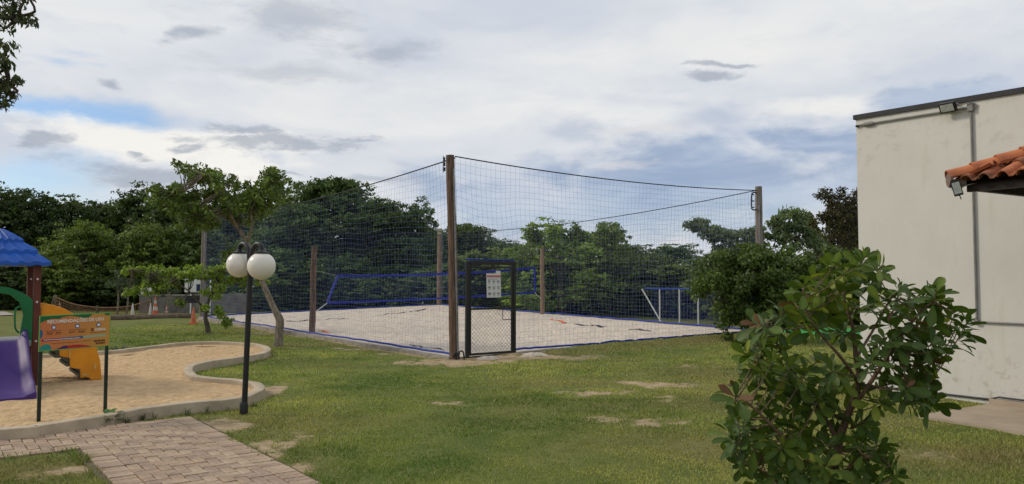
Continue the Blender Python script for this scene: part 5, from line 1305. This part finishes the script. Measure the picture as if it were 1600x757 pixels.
# ---- weeds at the sandbox kerb
def weed(px, py, n_, ln, label, seed, up=1.0, wid=.2, c=(.06, .12, .025), name='weed'):
    p = G(px, py); rg = random.Random(seed); t = thing(name, label, 'weed', p, 'weeds growing along the sandbox kerb')
    vs, fs, cs = [], [], []
    for i in range(n_):
        a_ = rg.random()*math.tau; l_ = ln*rg.uniform(.6, 1.1); d_ = V(math.cos(a_), math.sin(a_), 0); s_ = V(-d_.y, d_.x, 0); w_ = l_*wid; el = up*rg.uniform(.5, 1.2); b0 = p+V(rg.uniform(-.02, .02), rg.uniform(-.02, .02), -.01)
        k = len(vs)
        for f, ww, lift in ((0, .15, 0), (.3, .8, .5), (.6, 1, .85), (.85, .6, .9), (1, .05, .8)):
            q = b0+d_*(l_*f*.8)+V(0, 0, l_*lift*el*.7); vs += [q+s_*(w_*ww*.5), q-s_*(w_*ww*.5)]
        cc_ = [x_*rg.uniform(.7, 1.3) for x_ in c]; cs += [cc_]*10
        fs += [(k+2*j, k+2*j+1, k+2*j+3, k+2*j+2) for j in range(4)]
    npmesh('leaves', np.array([list(v) for v in vs]), np.array(fs), np.array(cs), M['leaf'], t)
weed(170, 664, 26, .22, 'broad leaved weed at the foot of the sandbox kerb by the rules board', 1, 1.0, .28, (.075, .13, .035))
weed(186, 551, 40, .34, 'dark low weed on the far sandbox kerb behind the yellow steps', 2, .6, .2, (.06, .10, .022))
for i, (x_, y_, l_) in enumerate(((135, 666, .10), (198, 663, .08), (245, 655, .11), (295, 649, .10), (325, 645, .13), (355, 643, .08), (222, 657, .07), (393, 637, .10))):
    weed(x_+trnd.uniform(-4, 4), y_, trnd.randint(18, 60), l_*trnd.uniform(.7, 1.4), 'thin grass tuft growing along the near sandbox kerb', 10+i, 1.4, .06, (.07, .085, .03), 'grass_tuft')

# ================================================================== FOREGROUND SHRUB
def leaf_mesh(i, c):
    rg = random.Random(i); L_n, Wd = 1.0, rg.uniform(.36, .45); fold = rg.uniform(.12, .28); bend = rg.uniform(-.08, .42)
    st = [(0, .03), (.12, .12), (.3, .46), (.52, .82), (.72, 1.0), (.87, .82), (.96, .42), (1, .06)]
    vs, fs, cs = [], [], []
    for t, w_ in st:
        x_ = t*L_n; zc = -bend*t*t; hw = Wd/2*w_
        vs += [(x_, hw, zc+fold*hw), (x_, 0, zc), (x_, -hw, zc+fold*hw)]
        for q in range(3): cs.append([y_*(1.25 if q == 1 else 1.0) for y_ in c])
    fs = [q for k in range(len(st)-1) for q in ((3*k, 3*k+1, 3*k+4, 3*k+3), (3*k+1, 3*k+2, 3*k+5, 3*k+4))]
    o_ = npmesh('leaf', np.array(vs), np.array(fs), np.array(cs), M['gloss_leaf']); me = o_.data; bpy.data.objects.remove(o_)
    me.polygons.foreach_set('use_smooth', [True]*len(me.polygons)); return me
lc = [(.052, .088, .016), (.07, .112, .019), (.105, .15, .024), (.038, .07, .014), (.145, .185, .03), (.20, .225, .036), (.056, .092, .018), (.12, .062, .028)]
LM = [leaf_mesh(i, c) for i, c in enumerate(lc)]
YS = 4.0; sbase = V(D(1298, 434, YS).x, YS, 0)
shr = thing('shrub', 'leafy shrub with large glossy rounded leaves growing on the lawn before the building', 'shrub', sbase)
def ts(x_, y_, dz=0): return D(x_, y_, YS+dz)
stems = [[(sbase+V(0, 0, -.05), .028), (ts(1297, 830), .026), (ts(1302, 755), .024), (ts(1310, 695), .022), (ts(1326, 645), .019), (ts(1342, 600), .016), (ts(1337, 555), .013), (ts(1332, 510), .010), (ts(1318, 460), .007), (ts(1335, 415), .004)],
         [(ts(1326, 645), .013), (ts(1352, 610, -.1), .011), (ts(1385, 560, -.15), .009), (ts(1420, 510, -.2), .007), (ts(1455, 475, -.25), .005), (ts(1490, 490, -.25), .003)],
         [(ts(1312, 690), .012), (ts(1280, 640, .1), .010), (ts(1245, 590, .15), .008), (ts(1215, 540, .2), .006), (ts(1190, 505, .2), .003)],
         [(ts(1300, 770), .012), (ts(1262, 720, -.15), .010), (ts(1220, 680, -.25), .008), (ts(1180, 640, -.3), .006), (ts(1150, 618, -.3), .003)],
         [(ts(1342, 600), .010), (ts(1315, 560, -.25), .008), (ts(1280, 520, -.3), .006), (ts(1250, 470, -.3), .004)],
         [(ts(1337, 560), .009), (ts(1362, 520, .25), .007), (ts(1390, 470, .3), .005), (ts(1405, 455, .3), .003)],
         [(ts(1300, 760), .010), (ts(1340, 720, -.2), .008), (ts(1375, 715, -.3), .005), (ts(1395, 735, -.3), .003)],
         [(ts(1345, 615), .008), (ts(1390, 600, .1), .006), (ts(1430, 605, .1), .005), (ts(1455, 625, .1), .003)],
         [(ts(1295, 800), .010), (ts(1240, 770, .1), .008), (ts(1190, 735, .1), .005), (ts(1160, 725, .1), .003)]]
mb = MB()
for l_ in stems:
    pts = spline([p for p, _ in l_], 5); mb.tube(pts, list(np.interp(np.linspace(0, 1, len(pts)), np.linspace(0, 1, len(l_)), [r for _, r in l_])), 8)
M['shrub_bark'] = mat('shrub_bark', (.17, .105, .065), .85, c2=(.09, .06, .04), scale=30, bump=.4, bscale=60)
tips = [(1350, 402), (1330, 420), (1300, 418), (1275, 432), (1255, 445), (1238, 470), (1290, 452), (1322, 450), (1370, 425), (1350, 440), (1265, 478), (1300, 480), (1330, 478), (1225, 500), (1250, 510), (1280, 508), (1310, 515),
        (1375, 470), (1395, 462), (1410, 450), (1435, 462), (1462, 452), (1470, 470), (1485, 492), (1508, 500), (1495, 515), (1462, 505), (1440, 500), (1415, 490), (1390, 498), (1445, 530), (1470, 545), (1455, 565), (1430, 550), (1405, 535), (1380, 530), (1420, 580), (1400, 560), (1440, 600), (1462, 622), (1430, 630), (1410, 610), (1390, 590), (1440, 585), (1365, 560), (1380, 625),
        (1185, 505), (1170, 535), (1195, 540), (1220, 540), (1205, 565), (1180, 580), (1165, 555), (1235, 570), (1200, 600), (1170, 600), (1150, 612), (1225, 600), (1255, 580), (1280, 560), (1300, 580), (1260, 610), (1240, 630), (1210, 635), (1280, 620), (1300, 640), (1320, 600), (1160, 640), (1145, 660), (1175, 655), (1150, 690), (1180, 690), (1205, 670), (1230, 665), (1255, 655), (1215, 700), (1190, 720), (1165, 715), (1240, 705), (1265, 690), (1225, 735), (1255, 735), (1200, 750), (1280, 725), (1290, 690), (1345, 690), (1360, 715), (1385, 730), (1395, 750), (1350, 745), (1330, 730), (1370, 690), (1350, 660), (1270, 760), (1180, 765), (1310, 770), (1370, 775), (1230, 775)]
rg = random.Random(77); inst = []
sp_pts = [p for l_ in stems for p in spline([p for p, _ in l_], 5)[8:]]
for (x_, y_) in tips:
    for rep in range(2):
        tip = ts(x_+rg.uniform(-9, 9)*(rep+.3), y_+rg.uniform(-7, 7)*(rep+.3), rg.uniform(-.33, .33))
        q = min(sp_pts, key=lambda p: (p-tip).length + (.3 if p.z > tip.z else 0)); dvec = (tip-q)
        if dvec.length > .03:
            mid = q+dvec*.55+V(0, 0, -.02); mb.tube(spline([q, mid, tip], 4), list(np.linspace(.0042, .0022, 9)), 5)
        dr = (dvec.normalized()*.95+V(0, 0, .5)+V(rg.uniform(-.3, .3), rg.uniform(-.3, .3), 0)).normalized()
        tone = (.35+.65*rg.random()) if (y_ < 485 and x_ < 1390) else rg.random()*.75; n_ = rg.randint(8, 13); ph = rg.random()*math.tau  # upper left tips draw paler leaves: their lit look is put into the colour
        per = dr.orthogonal().normalized(); bi = dr.cross(per)
        for k in range(n_):
            a_ = ph+k*2.4; th = R(22+72*(1-k/n_)+rg.uniform(-14, 14)); rad_ = per*math.cos(a_)+bi*math.sin(a_)
            ax = (dr*math.cos(th)+rad_*math.sin(th)-V(0, 0, .18)).normalized(); nr = dr-ax*dr.dot(ax); nr = (nr.normalized()+V(rg.uniform(-.3, .3), rg.uniform(-.3, .3), rg.uniform(-.1, .3))); nr = (nr-ax*nr.dot(ax)).normalized()
            ln = rg.uniform(.07, .145)*(1-.35*k/n_)
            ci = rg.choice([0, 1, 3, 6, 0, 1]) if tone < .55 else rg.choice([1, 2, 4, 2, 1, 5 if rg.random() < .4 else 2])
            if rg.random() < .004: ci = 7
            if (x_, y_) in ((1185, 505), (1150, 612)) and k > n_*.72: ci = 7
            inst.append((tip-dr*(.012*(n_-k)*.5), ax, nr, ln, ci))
mb.build('stem', M['shrub_bark'], shr, True)
inst.sort(key=lambda s: (s[0].y, ))
vis = [i for i in inst if (i[0]-V(0, 0, H)).length and i[0].z > .55]
hid = [i for i in inst if i[0].z <= .55]
parts = []
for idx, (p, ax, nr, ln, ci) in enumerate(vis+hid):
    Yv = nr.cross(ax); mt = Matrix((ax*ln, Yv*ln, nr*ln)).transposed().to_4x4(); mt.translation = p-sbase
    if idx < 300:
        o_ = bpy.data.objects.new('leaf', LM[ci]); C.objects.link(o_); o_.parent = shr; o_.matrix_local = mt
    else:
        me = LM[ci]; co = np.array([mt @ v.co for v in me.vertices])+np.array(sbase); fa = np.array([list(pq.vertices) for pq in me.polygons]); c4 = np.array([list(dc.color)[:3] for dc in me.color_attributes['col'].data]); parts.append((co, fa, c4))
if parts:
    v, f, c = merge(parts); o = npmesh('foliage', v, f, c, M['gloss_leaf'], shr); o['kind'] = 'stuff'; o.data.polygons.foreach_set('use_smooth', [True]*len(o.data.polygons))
